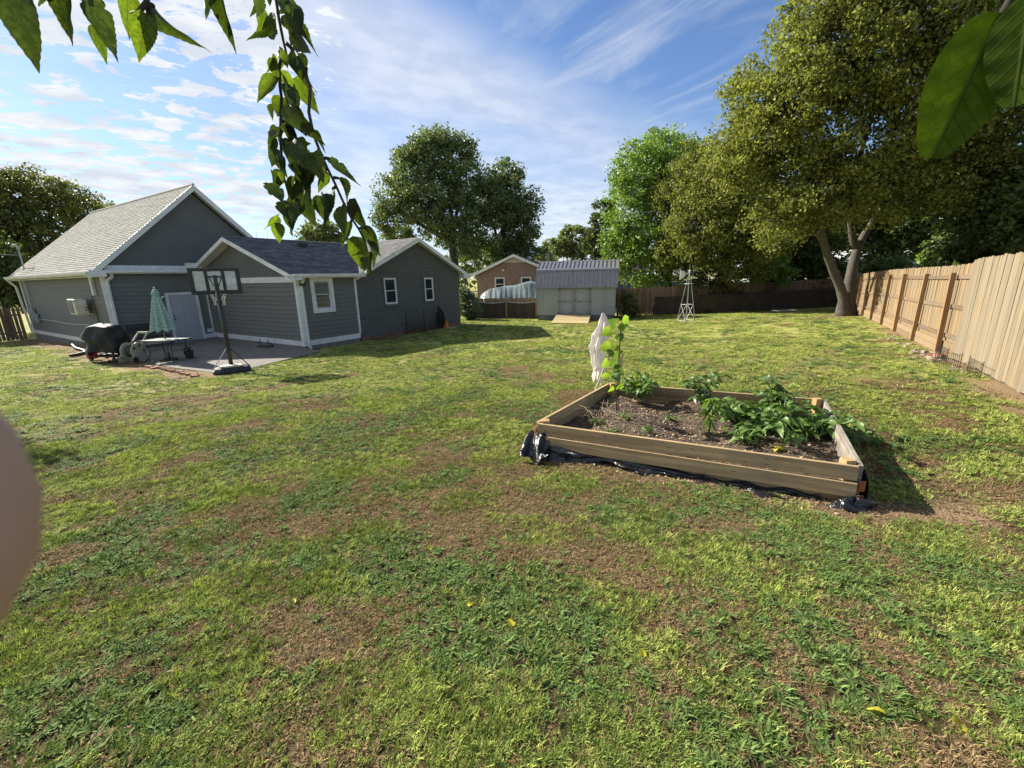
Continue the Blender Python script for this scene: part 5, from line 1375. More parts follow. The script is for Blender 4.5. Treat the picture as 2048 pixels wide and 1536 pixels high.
# black stake with a climbing vine
sb = bp(1232, 835); sz0 = soil_z(*sb)
stk = empty('metal_stake', (*sb, sz0), 'tall thin black metal stake rising from the raised bed', 'stake')
MB().tube([(0, 0, -.1), (.012, 0, 1.20)], .008, 8).build('rod', black_metal, stk); MB().bar((.012, 0, 1.195), (.05, 0, 1.205), .01, .01).build('hook', black_metal, stk)
MB().tube([(.03, .03, -.1), (.04, .03, .88)], .004, 6).build('wire', black_metal, stk)
vn = empty('climbing_bean', (*sb, sz0), 'lime green bean vine climbing the black metal stake', 'plant')
vp = [Vector((.03 * math.cos(t * 9) - .02 + (.09 * max(0, t - .9) * 10), .03 * math.sin(t * 9), 1.08 * t)) for t in np.linspace(0, 1, 24)]
MB().tube(vp, .004, 5).build('stem', stem_m, vn)
for px, py, qx, qy, m_ in ((1245, 645, 1262, 633, L_heart), (1240, 648, 1252, 662, L_heart), (1232, 648, 1222, 642, L_heart2), (1222, 658, 1203, 672, L_heart), (1222, 690, 1200, 700, L_heart), (1215, 720, 1205, 735, L_heart), (1225, 700, 1216, 715, L_heart2), (1236, 668, 1246, 684, L_heart2), (1233, 702, 1240, 718, L_heart2),
                           (1215, 745, 1205, 760, L_heart), (1222, 722, 1232, 736, L_heart2), (1230, 730, 1244, 742, L_heart2), (1226, 772, 1218, 786, L_heart), (1234, 770, 1248, 778, L_heart), (1236, 690, 1228, 702, L_heart), (1228, 750, 1240, 760, L_heart2), (1240, 655, 1256, 652, L_heart)):
    a, b = at(px, py, sb[1] + r.normal() * .04), at(qx, qy, sb[1] + r.normal() * .05 - .03)
    put_leaf(m_, vn, a - vn.location, b - vn.location, r.normal() * .6, wide=1.25, face=Vector((-.2, -1, .3)))
# white netting hung on a wooden pole
nb = at(1205, 640, 7.3); wn_m = NT('white_netting')
wn_m.b.inputs['Base Color'].default_value = (.80, .76, .72, 1); wn_m.b.inputs['Roughness'].default_value = .9
_t = wn_m.n('ShaderNodeBsdfTranslucent'); _t.inputs[0].default_value = (.8, .76, .7, 1); _x = wn_m.n('ShaderNodeMixShader'); _x.inputs[0].default_value = .35
wn_m.lk(wn_m.b.outputs[0], _x.inputs[1]); wn_m.lk(_t.outputs[0], _x.inputs[2])
_tp = wn_m.n('ShaderNodeBsdfTransparent'); _y = wn_m.n('ShaderNodeMixShader'); wn_m.lk(wn_m.rng(wn_m.noise(wn_m.coords((1, 1, .15)), 30, 3), .5, .8, 0, .4), _y.inputs[0]); wn_m.lk(_x.outputs[0], _y.inputs[1]); wn_m.lk(_tp.outputs[0], _y.inputs[2]); wn_m.lk(_y.outputs[0], wn_m.out.inputs[0])
nt_ = empty('garden_netting', (nb.x, nb.y, T(nb.x, nb.y)), 'white garden netting draped over a stake behind the bean vine', 'netting')
ztop = at(1209, 626, 7.3).z - T(nb.x, nb.y); zbot = at(1196, 752, 7.3).z - T(nb.x, nb.y)
def netf(u, v):
    a = u * 6.283; z = ztop + (zbot - ztop) * v + (.05 * math.sin(a * 2) * v if v > .9 else 0)
    w_ = .012 + .102 * min(1, v / .33) ** .8; w_ *= 1 - .42 * max(0, (v - .36)) - (.10 if .40 < v < .48 else 0)
    f = 1 + .30 * math.cos(a * 5 + 6 * v) + .18 * math.cos(a * 11 - 9 * v) + .12 * math.sin(v * 26 + 2 * a)
    z += (.09 * math.sin(a * 3 + 1) + .05 * math.sin(a * 7)) * max(0, v - .75) * 4
    return (w_ * f * math.cos(a) - .07 * v + .03 * math.sin(v * 9), w_ * .75 * f * math.sin(a), z)
MB().grid(netf, 90, 40).build('net_cloth', wn_m.m, nt_, smooth=True)
MB().tube([(0, .0, -.2), (.005, 0, ztop - .01)], .012, 8).build('pole', mat('grey_stake_wood', (.30, .26, .21), rough=.8), nt_)
a_, b_ = at(1188, 788, 6.9), at(1222, 700, 7.15)
tag(MB().tube([a_, b_], [.014, .012], 8).build('leaning_stick', mat('weathered_stick', (.42, .38, .32), (.3, .26, .21), 20, rough=.8)), 'pale stick leaning against the left bed board', 'stick')
a_, b_ = at(1238, 770, 7.1), at(1246, 706, 7.1)
tag(MB().bar(a_, b_, .035, .02).build('wooden_stake', plank_m), 'flat wooden stake upright in the back left bed corner', 'stake')
# chicken wire along the back board
cw = empty('chicken_wire', (0, 0, 0), 'small panel of wire netting against the back bed board', 'wire netting'); mm = MB()
for k in range(16):
    p = BED['BL'].lerp(BED['BR'], .14 + k * .016); p = p + (ctr - p) * .03; mm.bar((p.x, p.y, -.30), (p.x, p.y, -.10), .003, .003)
for k in range(5):
    p, q = BED['BL'].lerp(BED['BR'], .14), BED['BL'].lerp(BED['BR'], .38); p = p + (ctr - p) * .03; q = q + (ctr - q) * .03; mm.bar((p.x, p.y, -.29 + k * .045), (q.x, q.y, -.29 + k * .045), .003, .003)
stuff(mm.build('wire_grid', black_metal, cw))
# dry coil of stem on the soil
cp_ = bp(1273, 808); tag(MB().tube([(cp_[0] + .05 * math.cos(t), cp_[1] + .05 * math.sin(t), -.24 + .01 * math.sin(3 * t)) for t in np.linspace(0, 8, 40)], .008, 6).build('twine_coil', mat('straw_twine', (.48, .36, .19), rough=.9)), 'tan coil of twine on the bed soil', 'twine')
# fallen yellow leaves on the lawn
for px, py, s, rz, lab in ((1910, 1467, .075, .6, 'bright yellow fallen leaf at the lower right of the lawn'), (1770, 1440, .085, 2.6, 'narrow yellow curled leaf on brown grass'), (1283, 1322, .05, 1.1, 'small yellow fallen leaf in the middle foreground'), (1022, 1262, .06, 1.6, 'pale yellow upright leaf in green grass, centre foreground'), (935, 1218, .04, .2, 'yellow leaf scrap among the crabgrass, left of centre'),
                            (590, 1215, .055, 2.0, 'yellow blade shaped leaf on the brown patch, left foreground'), (858, 1105, .045, .9, 'pale fallen leaf lying on the dry brown band')):
    p = ground(px, py); o = put_leaf(L_yel if s > .05 else L_yel, None, p + Vector((0, 0, .03)), p + Vector((math.cos(rz) * s, math.sin(rz) * s, .045)), .4, name='fallen_leaf', wide=.5 if 'narrow' in lab or 'blade' in lab else 1.2)
    tag(o, lab, 'leaf', 'fallen yellow leaves')
# ------------------------------------------------------------------ neighbouring houses
def brickmat(name, c1, c2, mortar):
    t = NT(name); b = t.n('ShaderNodeTexBrick'); t.lk(t.coords((1, 1, 1)), b.inputs['Vector'])
    b.inputs['Scale'].default_value = 1.0; b.inputs['Brick Width'].default_value = .21; b.inputs['Row Height'].default_value = .075; b.inputs['Mortar Size'].default_value = .009
    for i, c in ((1, c1), (2, c2), (3, mortar)): b.inputs[i].default_value = (*c, 1)
    c = t.mix(t.rng(t.noise(t.coords((1, 1, 1)), 3, 5), .35, .65, 0, .5), b.outputs[0], tuple(x * .6 for x in c1))
    t.lk(c, t.b.inputs['Base Color']); t.b.inputs['Roughness'].default_value = .9; return t.m
nbrick = brickmat('neighbour_brick', (.27, .155, .115), (.19, .11, .085), (.36, .31, .26))
brown_roof = mat('brown_shingles', (.115, .085, .075), (.07, .052, .048), 20, rough=.95)
NW = .085
nh0 = at(1030, 600, 42.0); nz = -1.35
nh = empty('brick_house', (nh0.x, nh0.y, nz), 'red brick gabled neighbour house behind the tarp and shed', 'house', rz=rad(-12))
hw_, ev, ap = 3.75, 3.25, 4.85
# wall face in the local x-z plane; brick pattern needs x-y so the wall is built flat and stood up
wl_ = MB().prism([(-hw_, -.2, 0), (hw_, -.2, 0), (hw_, ev, 0), (0, ap, 0), (-hw_, ev, 0)], (0, 0, -.2)).build('gable_wall', nbrick, nh); wl_.rotation_euler = (rad(90), 0, 0)
MB().box(-hw_ + .01, .21, -.2, hw_ - .01, 14, ev).build('wall', nbrick, nh)
for s in (-1, 1):
    MB().prism([(0, -.4, ap + .12), (s * (hw_ + .5), -.4, ap + .12 - (ap - ev) * (hw_ + .5) / hw_), (s * (hw_ + .5), 14.3, ap + .12 - (ap - ev) * (hw_ + .5) / hw_), (0, 14.3, ap + .12)], (0, 0, -.10)).build('roof', brown_roof, nh)
    MB().prism([(0, -.42, ap + .13), (s * (hw_ + .55), -.42, ap + .13 - (ap - ev) * (hw_ + .55) / hw_), (s * (hw_ + .55), -.42, ap - .12 - (ap - ev) * (hw_ + .55) / hw_), (0, -.42, ap - .12)], (0, -.04, 0)).build('rake_board', white_paint, nh)
MB().prism([(-.95, -.06, ap - .52), (.95, -.06, ap - .52), (0, -.06, ap - .12)], (0, -.03, 0)).build('gable_vent', mat('vent_paint', (.52, .46, .34), rough=.7), nh)
MB().box(-1.0, -.10, ap - .60, 1.0, -.03, ap - .53).build('vent_trim', white_paint, nh)
for x in (-1.95, .62):
    f = MB()
    for c in ((x, 1.62, x + 1.0, 1.74), (x, 2.76, x + 1.0, 2.88), (x, 1.74, x + .12, 2.76), (x + .88, 1.74, x + 1.0, 2.76), (x + .12, 2.22, x + .88, 2.28)): f.box(c[0], -.08, c[1], c[2], -.01, c[3])
    w_ = f.build('window', white_paint, nh); MB().box(x + .12, -.03, 1.74, x + .88, -.02, 2.22).build('pane', glass, w_); MB().box(x + .12, -.034, 2.28, x + .88, -.024, 2.76).build('pane', glass, w_)
MB().lathe([(0, 0), (.13, .02), (.15, .12), (.08, .2), (0, .2)], (-1.05, -.12, 3.45), 10).build('wall_lamp', white_paint, nh)
MB().tube([(2.3, 7, 4.1), (2.3, 7, 5.35)], .13, 10).build('flue_pipe', grey_metal, nh); MB().lathe([(0, 0), (.22, 0), (.22, .1), (0, .18)], (2.3, 7, 5.35), 10).build('flue_cap', black_metal, nh)
MB().lathe([(0, 0), (.3, 0), (.3, .12), (.12, .3), (0, .3)], (.9, 3.2, 4.6), 12).build('roof_turbine', grey_metal, nh)
# a long brown roof farther right, a dark roof and a pale one glimpsed over the fences
def simple_house(name, label, px, py, Y, w, d, eave, apex, wallm, roofm, rz=0., z=-1.3):
    p = at(px, py, Y); h = empty(name, (p.x, p.y, z), label, 'house', rz=rz)
    MB().box(-w / 2, 0, -.3, w / 2, d, eave).build('wall', wallm, h)
    for s in (0, 1): MB().prism([(-w / 2 - .4, -.4 if s == 0 else d + .4, eave - .1), (w / 2 + .4, -.4 if s == 0 else d + .4, eave - .1), (w / 2 + .4, d / 2, apex), (-w / 2 - .4, d / 2, apex)], (0, 0, -.09)).build('roof', roofm, h)
    for s in (-1, 1): MB().prism([(s * (w / 2 - .02), 0, eave), (s * (w / 2 - .02), d, eave), (s * (w / 2 - .02), d / 2, apex - .12)], (s * .04, 0, 0)).build('gable_wall', wallm, h)
    return h
pale_wall = mat('pale_siding', (.40, .40, .38), (.34, .34, .33), 3, rough=.7)
h1 = simple_house('ranch_house', 'long low house with brown roof glimpsed above the shed', 1190, 560, 58, 13, 8, 2.6, 3.9, pale_wall, brown_roof, rad(-8))
for x in (-3, 0, 3):
    w_ = MB().box(x - .5, -.05, 1.0, x + .5, -.005, 2.1).build('window', white_paint, h1); MB().box(x - .42, -.07, 1.08, x + .42, -.055, 2.02).build('pane', glass, w_)
MB().tube([(1.5, 3, 3.3), (1.5, 3, 4.2)], .1, 8).build('vent_pipe', grey_metal, h1)
h2 = simple_house('neighbour_garage', 'dark roofed low outbuilding behind the back fence right of the shed', 1290, 575, 37, 6.5, 5, 1.5, 2.15, mat('dark_shed_wall', (.07, .065, .06), rough=.8), mat('dark_roof', (.075, .072, .07), (.05, .05, .05), 9, rough=.9), rad(-8))
MB().tube([(.6, -.1, 1.9), (.6, -.1, 3.2)], .03, 6).build('vent_pipe', grey_metal, h2)
h3 = simple_house('carport', 'pale metal carport roof seen just over the back fence', 1520, 560, 33, 7.5, 4, 2.25, 2.5, mat('pale_metal', (.62, .60, .55), (.5, .48, .44), 4, rough=.5), mat('pale_metal_roof', (.66, .64, .58), (.52, .5, .45), 4, rough=.5), rad(6))
h4 = simple_house('side_house', 'grey roofed house half hidden by trees beyond the right fence', 1810, 520, 30, 7, 6, 2.5, 3.5, pale_wall, mat('white_metal_roof', (.55, .56, .58), (.42, .43, .45), 3, rough=.5), rad(-28), z=-.5)
for k in range(9): MB().bar((-3.4 + k * .85, -.38, 2.44), (-3.4 + k * .85, 3.0, 3.54), .05, .05).build('roof_rib', white_paint, h4)
# tarp covered frame behind the low fence
tarp_d = NT('tarp'); nz_ = tarp_d.noise(tarp_d.coords((1, .05, .05)), 9, 5, .7, .6)
tarp_d.lk(tarp_d.mix(tarp_d.rng(nz_, .42, .62), (.035, .052, .056), (.20, .25, .25)), tarp_d.b.inputs['Base Color']); tarp_d.b.inputs['Roughness'].default_value = .45  # pale stripes are sun reflections put into the dark tarp's colour
tp0 = Vector((-2.3, 31.2)); tz = -1.25
tar = empty('tarp_shelter', (tp0.x, tp0.y, tz), 'low shelter draped with a dark teal tarp behind the screened fence', 'tarp shelter', rz=rad(-6))
def tarpf(u, v):
    x = u * 5.6; y = v * 3.4; front = max(0, 1 - y / 1.3)
    peak = .38 * math.exp(-((x - 3.4) / 1.3) ** 2) * min(1, y / 1.0)
    z = 2.02 + peak - .05 * math.sin(x * 3) - .72 * front ** 1.4 + .02 * math.sin(x * 17 + 2 * y) * front
    left = max(0, 1 - x / .7); z -= .45 * left ** 1.5
    return (x, y, z)
MB().grid(lambda u, v: tarpf(u, v * .36), 110, 12).build('tarp_front', tarp_d.m, tar, smooth=True)
MB().grid(lambda u, v: tarpf(u, .36 + v * .64), 70, 14).build('tarp_top', mat('tarp_sunlit_top', (.20, .28, .275), (.16, .23, .225), 3, rough=.5), tar, smooth=True)  # top coloured paler to stand for the sunlight it reflects
for x, y in ((.3, .5), (5.3, .5), (.3, 3.2), (5.3, 3.2), (2.8, 1.6)): MB().tube([(x, y, -.1), (x, y, 1.55)], .03, 8).build('pole', grey_metal, tar)
# street beyond
rd0 = MB().prism([(-40, 92, -1.66), (20, 84, -1.66), (20, 90, -1.66), (-40, 98, -1.66)], (0, 0, .03)).build('road', mat('asphalt', (.16, .16, .16), (.12, .12, .12), 4, rough=.95)); struct(rd0)

# ------------------------------------------------------------------ trees
bark = mat('bark_grey', (.105, .092, .075), (.05, .043, .036), 5, (6, 6, 1.2), rough=.95, bump=.8, bscale=9, dirt=((.20, .185, .165), 3, .55, .75, .5))  # pale noise blotches over the darker bark
bark_dark = mat('bark_dark', (.07, .058, .048), (.035, .03, .025), 5, (6, 6, 1.2), rough=.95, bump=.8, bscale=9)
def lobe(px, py, rx, ry, Y, rd=None):
    c = at(px, py, Y); s = (c - EYE).dot(_f) / FPX
    return (c, rx * s, (rd if rd else min(rx, ry) * s), ry * s)
def crown(name, lobes, n, leaf, mat_, seed, parent, per=46, clump=.6, shell=.5, drop=.0, rough=.25, twigs=.02):
    """leaf faces gathered in clumps through the volume of several ellipsoid lobes"""
    q = np.random.default_rng(seed); O_ = np.array(parent.location)
    area = np.array([(a * b + b * c + a * c) for _, a, b, c in lobes]); cnt = np.maximum(1, (area / area.sum() * n / per)).astype(int)
    C_ = []
    for (c, a, b, d), m in zip(lobes, cnt):
        v = q.normal(size=(m, 3)); v /= np.linalg.norm(v, axis=1)[:, None]
        rr = np.minimum((shell + (1 - shell) * q.random(m) ** .6) * (1 + rough * (q.random(m) - .5)), 1.06)
        C_.append(np.array(c) + v * rr[:, None] * np.array([a, b, d]))
    C_ = np.concatenate(C_); m = len(C_)
    cs = clump * (.5 + .9 * q.random(m)); w = q.normal(size=(m * per, 3)); w /= np.linalg.norm(w, axis=1)[:, None]
    w *= (q.random(m * per) ** .42 * (.85 + .3 * q.random(m * per)))[:, None]
    P = np.repeat(C_, per, 0) + w * np.repeat(cs, per)[:, None] * np.array([1, 1, .68])
    P[:, 2] -= drop * .25 * np.repeat(cs, per) * (w[:, 0] ** 2 + w[:, 1] ** 2)
    dens = np.repeat(.35 + .65 * q.random(m) ** .7, per); kp = q.random(m * per) < dens; P = P[kp]
    N_ = len(P); d = q.normal(size=(N_, 3)); d[:, 2] -= drop; d /= np.linalg.norm(d, axis=1)[:, None]
    s = np.cross(d, q.normal(size=(N_, 3))); s /= np.linalg.norm(s, axis=1)[:, None] + 1e-9
    L_ = (leaf * (.5 + 1.0 * q.random(N_)))[:, None]; nn = np.cross(d, s)
    V_ = np.stack([P - d * L_ * .5, P + s * L_ * .30 + nn * L_ * .10, P + d * L_ * .5, P - s * L_ * .30 + nn * L_ * .10], 1).reshape(-1, 3) - O_
    o = np.arange(N_)[:, None] * 4
    ob = stuff(arrmesh(name, V_, o + np.array([[0, 1, 2, 3]]), mat_, parent))
    tf = np.repeat(np.repeat((q.random(m) - .5) * .5, per)[kp], 4); ob.data.attributes.new('tuft', 'FLOAT', 'POINT').data.foreach_set('value', tf.astype(np.float32))
    if twigs:
        mm = MB(); k = 0
        for (c, a, b, d), mcount in zip(lobes, cnt):
            for i in range(mcount):
                e = Vector(C_[k]); k += 1; s_ = Vector(c).lerp(e, .25); mid = s_.lerp(e, .55) + Vector(q.normal(size=3)) * .12
                mm.tube([s_ - parent.location, mid - parent.location, e - parent.location], [twigs, twigs * .6, twigs * .25], 4, cap=False)
        mm.build('twigs', bark_dark, parent)
    return ob
def limbs(root, start, tips, r0, mat_, r1=.03, name='limb', bow=.12):
    q = np.random.default_rng(int(abs(start[0] * 100)) + len(tips))
    for t in tips:
        a, b = Vector(start), Vector(t); L_ = (b - a).length; off = Vector((q.normal(), q.normal(), abs(q.normal()) + .4)) * bow * L_ * .5
        pts = [a.lerp(b, k / 6) + off * math.sin(math.pi * k / 6) + Vector((q.normal(), q.normal(), q.normal())) * .02 * L_ for k in range(7)]; pts[0] = a
        MB().tube([p - root.location for p in pts], [r0 + (r1 - r0) * k / 6 for k in range(7)], 7).build(name, mat_, root, smooth=True)
def tree(name, label, base, lobes, n, leaf, lm, seed, trunk_r=.25, fork=None, bk=None, per=80, clump=.6, drop=0., shell=.5, group=None, nl=7, rough=.25):
    b = Vector(base); root = empty(name, b, label, 'tree', group); bk = bk or bark_dark
    top = Vector(fork) if fork else Vector((b.x, b.y, b.z + .35 * (max(l[0].z for l in lobes) - b.z)))
    mid = b.lerp(top, .5) + Vector((.1, .05, 0)) * trunk_r
    MB().tube([(0, 0, -.2), (0, 0, .15), mid - b, top - b], [trunk_r * 1.5, trunk_r * 1.1, trunk_r * .9, trunk_r * .75], 10).build('trunk', bk, root, smooth=True)
    limbs(root, top, [l[0] for l in lobes[:nl]], trunk_r * .55, bk)
    crown('crown', lobes, n, leaf, lm, seed, root, per=per, clump=clump, drop=drop, shell=shell, rough=rough)
    return root
def gz(p): return Vector((p.x, p.y, T(p.x, p.y)))
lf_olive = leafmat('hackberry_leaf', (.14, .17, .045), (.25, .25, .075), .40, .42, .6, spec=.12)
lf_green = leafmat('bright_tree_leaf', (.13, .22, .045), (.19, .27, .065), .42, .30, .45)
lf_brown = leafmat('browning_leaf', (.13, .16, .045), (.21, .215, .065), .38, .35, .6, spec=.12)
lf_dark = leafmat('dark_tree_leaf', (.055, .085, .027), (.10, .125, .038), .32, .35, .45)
lf_oak = leafmat('oak_leaf', (.09, .13, .055), (.155, .19, .085), .34, .35, .4)
lf_far = leafmat('far_tree_leaf', (.12, .16, .06), (.18, .21, .085), .32, .3, .5)
# the big tree in the yard, forked low
tb_ = Vector((TREE.x, TREE.y, T(*TREE)))
big = empty('hackberry_tree', tb_, 'large olive leaved tree with low forked grey trunk at the fence corner', 'tree')
def P3(px, py, Y): return at(px, py, Y) - tb_
MB().tube([P3(1688, 640, 20.5), P3(1686, 622, 20.5), P3(1687, 600, 20.5), P3(1680, 572, 20.5), P3(1668, 545, 20.4), P3(1655, 510, 20.2), P3(1646, 480, 20.0), P3(1642, 450, 19.8), P3(1640, 415, 19.6), P3(1632, 340, 19.0), P3(1640, 240, 18.2), P3(1650, 120, 17.5)], [.46, .31, .21, .195, .18, .165, .15, .14, .125, .10, .07, .035], 12).build('trunk', bark, big, smooth=True)
MB().tube([P3(1698, 640, 20.6), P3(1699, 622, 20.6), P3(1698, 600, 20.6), P3(1699, 565, 20.7), P3(1706, 530, 20.8), P3(1714, 500, 20.9), P3(1728, 470, 21.0), P3(1755, 430, 21.0), P3(1790, 370, 20.5), P3(1830, 290, 19.5)], [.42, .31, .24, .22, .205, .185, .15, .12, .09, .05], 12).build('trunk', bark, big, smooth=True)
MB().tube([P3(1716, 500, 20.9), P3(1706, 478, 20.9), P3(1703, 455, 20.9), P3(1700, 420, 20.7), P3(1712, 340, 20.0), P3(1740, 240, 19.0), P3(1760, 120, 18.0)], [.20, .16, .15, .14, .11, .08, .04], 10).build('limb', bark, big, smooth=True)
MB().tube([P3(1648, 486, 20.0), P3(1632, 462, 20.0), P3(1610, 440, 20.2), P3(1560, 400, 20.6), P3(1500, 350, 21)], [.15, .12, .10, .07, .03], 8).build('limb', bark, big, smooth=True)
for path in ([(1640, 400, 19.5), (1600, 290, 19.5), (1560, 190, 19.5)], [(1640, 300, 18.8), (1560, 260, 19.5), (1480, 260, 20.5)], [(1755, 430, 21), (1830, 400, 20), (1930, 385, 19)], [(1790, 370, 20.5), (1880, 280, 18.5), (1990, 200, 17)], [(1700, 400, 20.6), (1680, 300, 19), (1690, 180, 17.5)]):
    MB().tube([P3(*p) for p in path], [.09, .06, .025], 7).build('limb', bark, big, smooth=True)
bl = [lobe(1690, 110, 150, 110, 17.5), lobe(1840, 60, 150, 120, 16.5), lobe(1600, 190, 110, 95, 18.5), lobe(1540, 275, 105, 75, 19.5), lobe(1475, 320, 70, 65, 20.5), lobe(1500, 190, 55, 70, 20.5), lobe(1730, 290, 130, 90, 18), lobe(1650, 380, 100, 60, 18.5), lobe(1590, 360, 90, 70, 20),
      lobe(1900, 190, 140, 120, 17), lobe(1980, 90, 110, 110, 15.5), lobe(1760, 400, 90, 55, 18.5), lobe(1850, 340, 110, 80, 18.5), lobe(1640, 40, 90, 60, 18.5), lobe(1980, 330, 100, 90, 17), lobe(2080, 220, 100, 130, 16), lobe(1560, 430, 70, 55, 20), lobe(1760, -30, 160, 60, 17), lobe(1925, -20, 120, 70, 16)]
crown('crown', bl, 185000, .125, lf_olive, 41, big, per=110, clump=.58, shell=.45, drop=.6, rough=.35)
# trees behind the back fence
tree('green_tree', 'bright green rounded tree behind the back fence right of the shed', gz(at(1335, 575, 33)), [lobe(1300, 350, 75, 75, 33), lobe(1265, 430, 60, 75, 33), lobe(1340, 320, 70, 55, 34), lobe(1380, 360, 60, 70, 34), lobe(1240, 500, 38, 50, 33), lobe(1320, 480, 75, 60, 32), lobe(1300, 540, 60, 35, 32), lobe(1370, 460, 55, 70, 33)], 74000, .18, lf_green, 51, .3, clump=.7)
tree('browning_tree', 'brownish leaved tree between the bright green tree and the big trunk', gz(at(1440, 575, 30)), [lobe(1430, 370, 65, 70, 28), lobe(1400, 440, 65, 70, 28), lobe(1470, 430, 65, 75, 27), lobe(1440, 500, 70, 45, 28), lobe(1520, 470, 60, 60, 27), lobe(1490, 530, 60, 35, 28), lobe(1390, 330, 45, 50, 29), lobe(1460, 330, 55, 45, 27), lobe(1350, 400, 40, 55, 30), lobe(1350, 500, 45, 40, 30)], 76000, .15, lf_brown, 52, .28, clump=.6, drop=.9)
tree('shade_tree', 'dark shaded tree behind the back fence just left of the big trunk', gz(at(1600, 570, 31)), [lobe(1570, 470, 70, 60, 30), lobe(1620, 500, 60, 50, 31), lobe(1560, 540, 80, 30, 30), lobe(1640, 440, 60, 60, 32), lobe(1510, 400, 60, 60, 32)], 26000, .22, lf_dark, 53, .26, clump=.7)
tree('understory_tree', 'small lime green understory tree peeking over the back fence', gz(at(1540, 575, 28)), [lobe(1545, 525, 28, 22, 28), lobe(1520, 545, 30, 18, 28), lobe(1570, 550, 25, 15, 28)], 5200, .17, lf_green, 54, .06, clump=.4)
# trees beyond the right fence
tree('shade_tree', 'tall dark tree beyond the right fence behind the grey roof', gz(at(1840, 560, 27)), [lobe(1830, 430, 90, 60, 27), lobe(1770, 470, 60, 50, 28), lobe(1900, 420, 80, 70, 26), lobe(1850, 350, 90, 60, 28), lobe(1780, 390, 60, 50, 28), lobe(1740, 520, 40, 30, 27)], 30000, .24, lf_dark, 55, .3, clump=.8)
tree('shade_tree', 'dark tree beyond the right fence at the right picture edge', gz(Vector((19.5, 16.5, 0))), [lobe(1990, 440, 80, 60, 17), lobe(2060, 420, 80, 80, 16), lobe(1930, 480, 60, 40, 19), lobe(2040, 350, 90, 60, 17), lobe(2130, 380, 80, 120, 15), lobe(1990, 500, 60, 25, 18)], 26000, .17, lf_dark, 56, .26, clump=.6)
tree('understory_tree', 'young light green tree rising over the right fence', gz(at(1880, 560, 20)), [lobe(1872, 500, 16, 26, 20), lobe(1862, 520, 18, 16, 20), lobe(1888, 522, 16, 12, 20)], 2600, .15, lf_green, 57, .05, clump=.3)
for k, (px, py, rx, ry, Y, lab) in enumerate(((1770, 540, 50, 20, 24, 'dark hedge shrub just right of the big trunk over the fence'), (1950, 505, 60, 24, 18, 'dark hedge shrub over the right fence near the picture edge'), (1420, 555, 70, 28, 29.5, 'dark hedge shrub over the back fence behind the windmill'), (1640, 545, 60, 25, 29.5, 'dark hedge shrub behind the fence corner and big trunk'), (1540, 560, 60, 14, 30.2, 'low dark shrub over the middle of the back fence'))):
    l = lobe(px, py, rx, ry, Y); b = gz(l[0]); rt = empty('hedge_shrub', b, lab, 'shrub'); l2 = lobe(px, py + 40, rx, 36, Y)
    crown('foliage', [l, l2], 7000, .17, lf_dark, 60 + k, rt, clump=.5); MB().tube([(0, 0, -.1), (0, 0, max(.5, l[0].z - b.z))], .05, 7).build('stem', bark_dark, rt)
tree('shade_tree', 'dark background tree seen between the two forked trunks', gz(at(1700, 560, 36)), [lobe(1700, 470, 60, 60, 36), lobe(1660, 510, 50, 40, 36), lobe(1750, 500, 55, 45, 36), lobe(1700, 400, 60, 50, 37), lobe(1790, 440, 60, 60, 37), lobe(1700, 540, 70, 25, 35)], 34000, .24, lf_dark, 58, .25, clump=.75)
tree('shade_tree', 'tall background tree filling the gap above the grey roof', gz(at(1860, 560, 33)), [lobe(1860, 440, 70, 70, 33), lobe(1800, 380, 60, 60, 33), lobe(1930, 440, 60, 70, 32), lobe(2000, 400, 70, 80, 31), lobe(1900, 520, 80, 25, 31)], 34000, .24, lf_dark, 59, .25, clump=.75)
# broad bright leaves poking over the right fence
bl_ = empty('banana_plant', at(1925, 560, 11.2), 'broad glossy bright green leaves poking over the right fence', 'plant'); L_ban = leafmesh('leaf', .26, .2, .2, 0, lime, 8)
for a, b in (((1912, 540), (1911, 517)), ((1940, 536), (1956, 520)), ((1930, 540), (1937, 525)), ((1950, 534), (1962, 523))):
    put_leaf(L_ban, bl_, at(*a, 11.2) - bl_.location, at(*b, 11.2) - bl_.location, .4)
MB().tube([(0, 0, -1.5), (0, 0, .2)], .04, 8).build('stem', stem_m, bl_)
# the big oak pair beyond the house
tree('oak_tree', 'big dark round crowned tree rising behind the brick wing', gz(at(908, 560, 46)), [lobe(880, 320, 70, 50, 46), lobe(820, 345, 45, 45, 46), lobe(790, 400, 42, 45, 46), lobe(850, 400, 70, 60, 45), lobe(930, 360, 45, 55, 46), lobe(770, 445, 25, 30, 46), lobe(900, 440, 60, 50, 46), lobe(860, 290, 35, 25, 46), lobe(905, 285, 45, 25, 46), lobe(930, 470, 40, 45, 46), lobe(815, 300, 20, 25, 46)], 60000, .25, lf_oak, 71, .55, fork=at(905, 480, 46), clump=.88, per=90, rough=.5, shell=.45)
tree('oak_tree', 'second dark tree joined to the right of the big round tree', gz(at(1010, 560, 48)), [lobe(1010, 400, 55, 55, 48), lobe(1045, 430, 38, 60, 48), lobe(1000, 460, 55, 50, 48), lobe(1010, 345, 28, 28, 48), lobe(970, 400, 40, 50, 48), lobe(1050, 480, 32, 35, 48), lobe(1020, 505, 50, 25, 48)], 40000, .25, lf_oak, 72, .4, clump=.85, per=90, rough=.5, shell=.45)
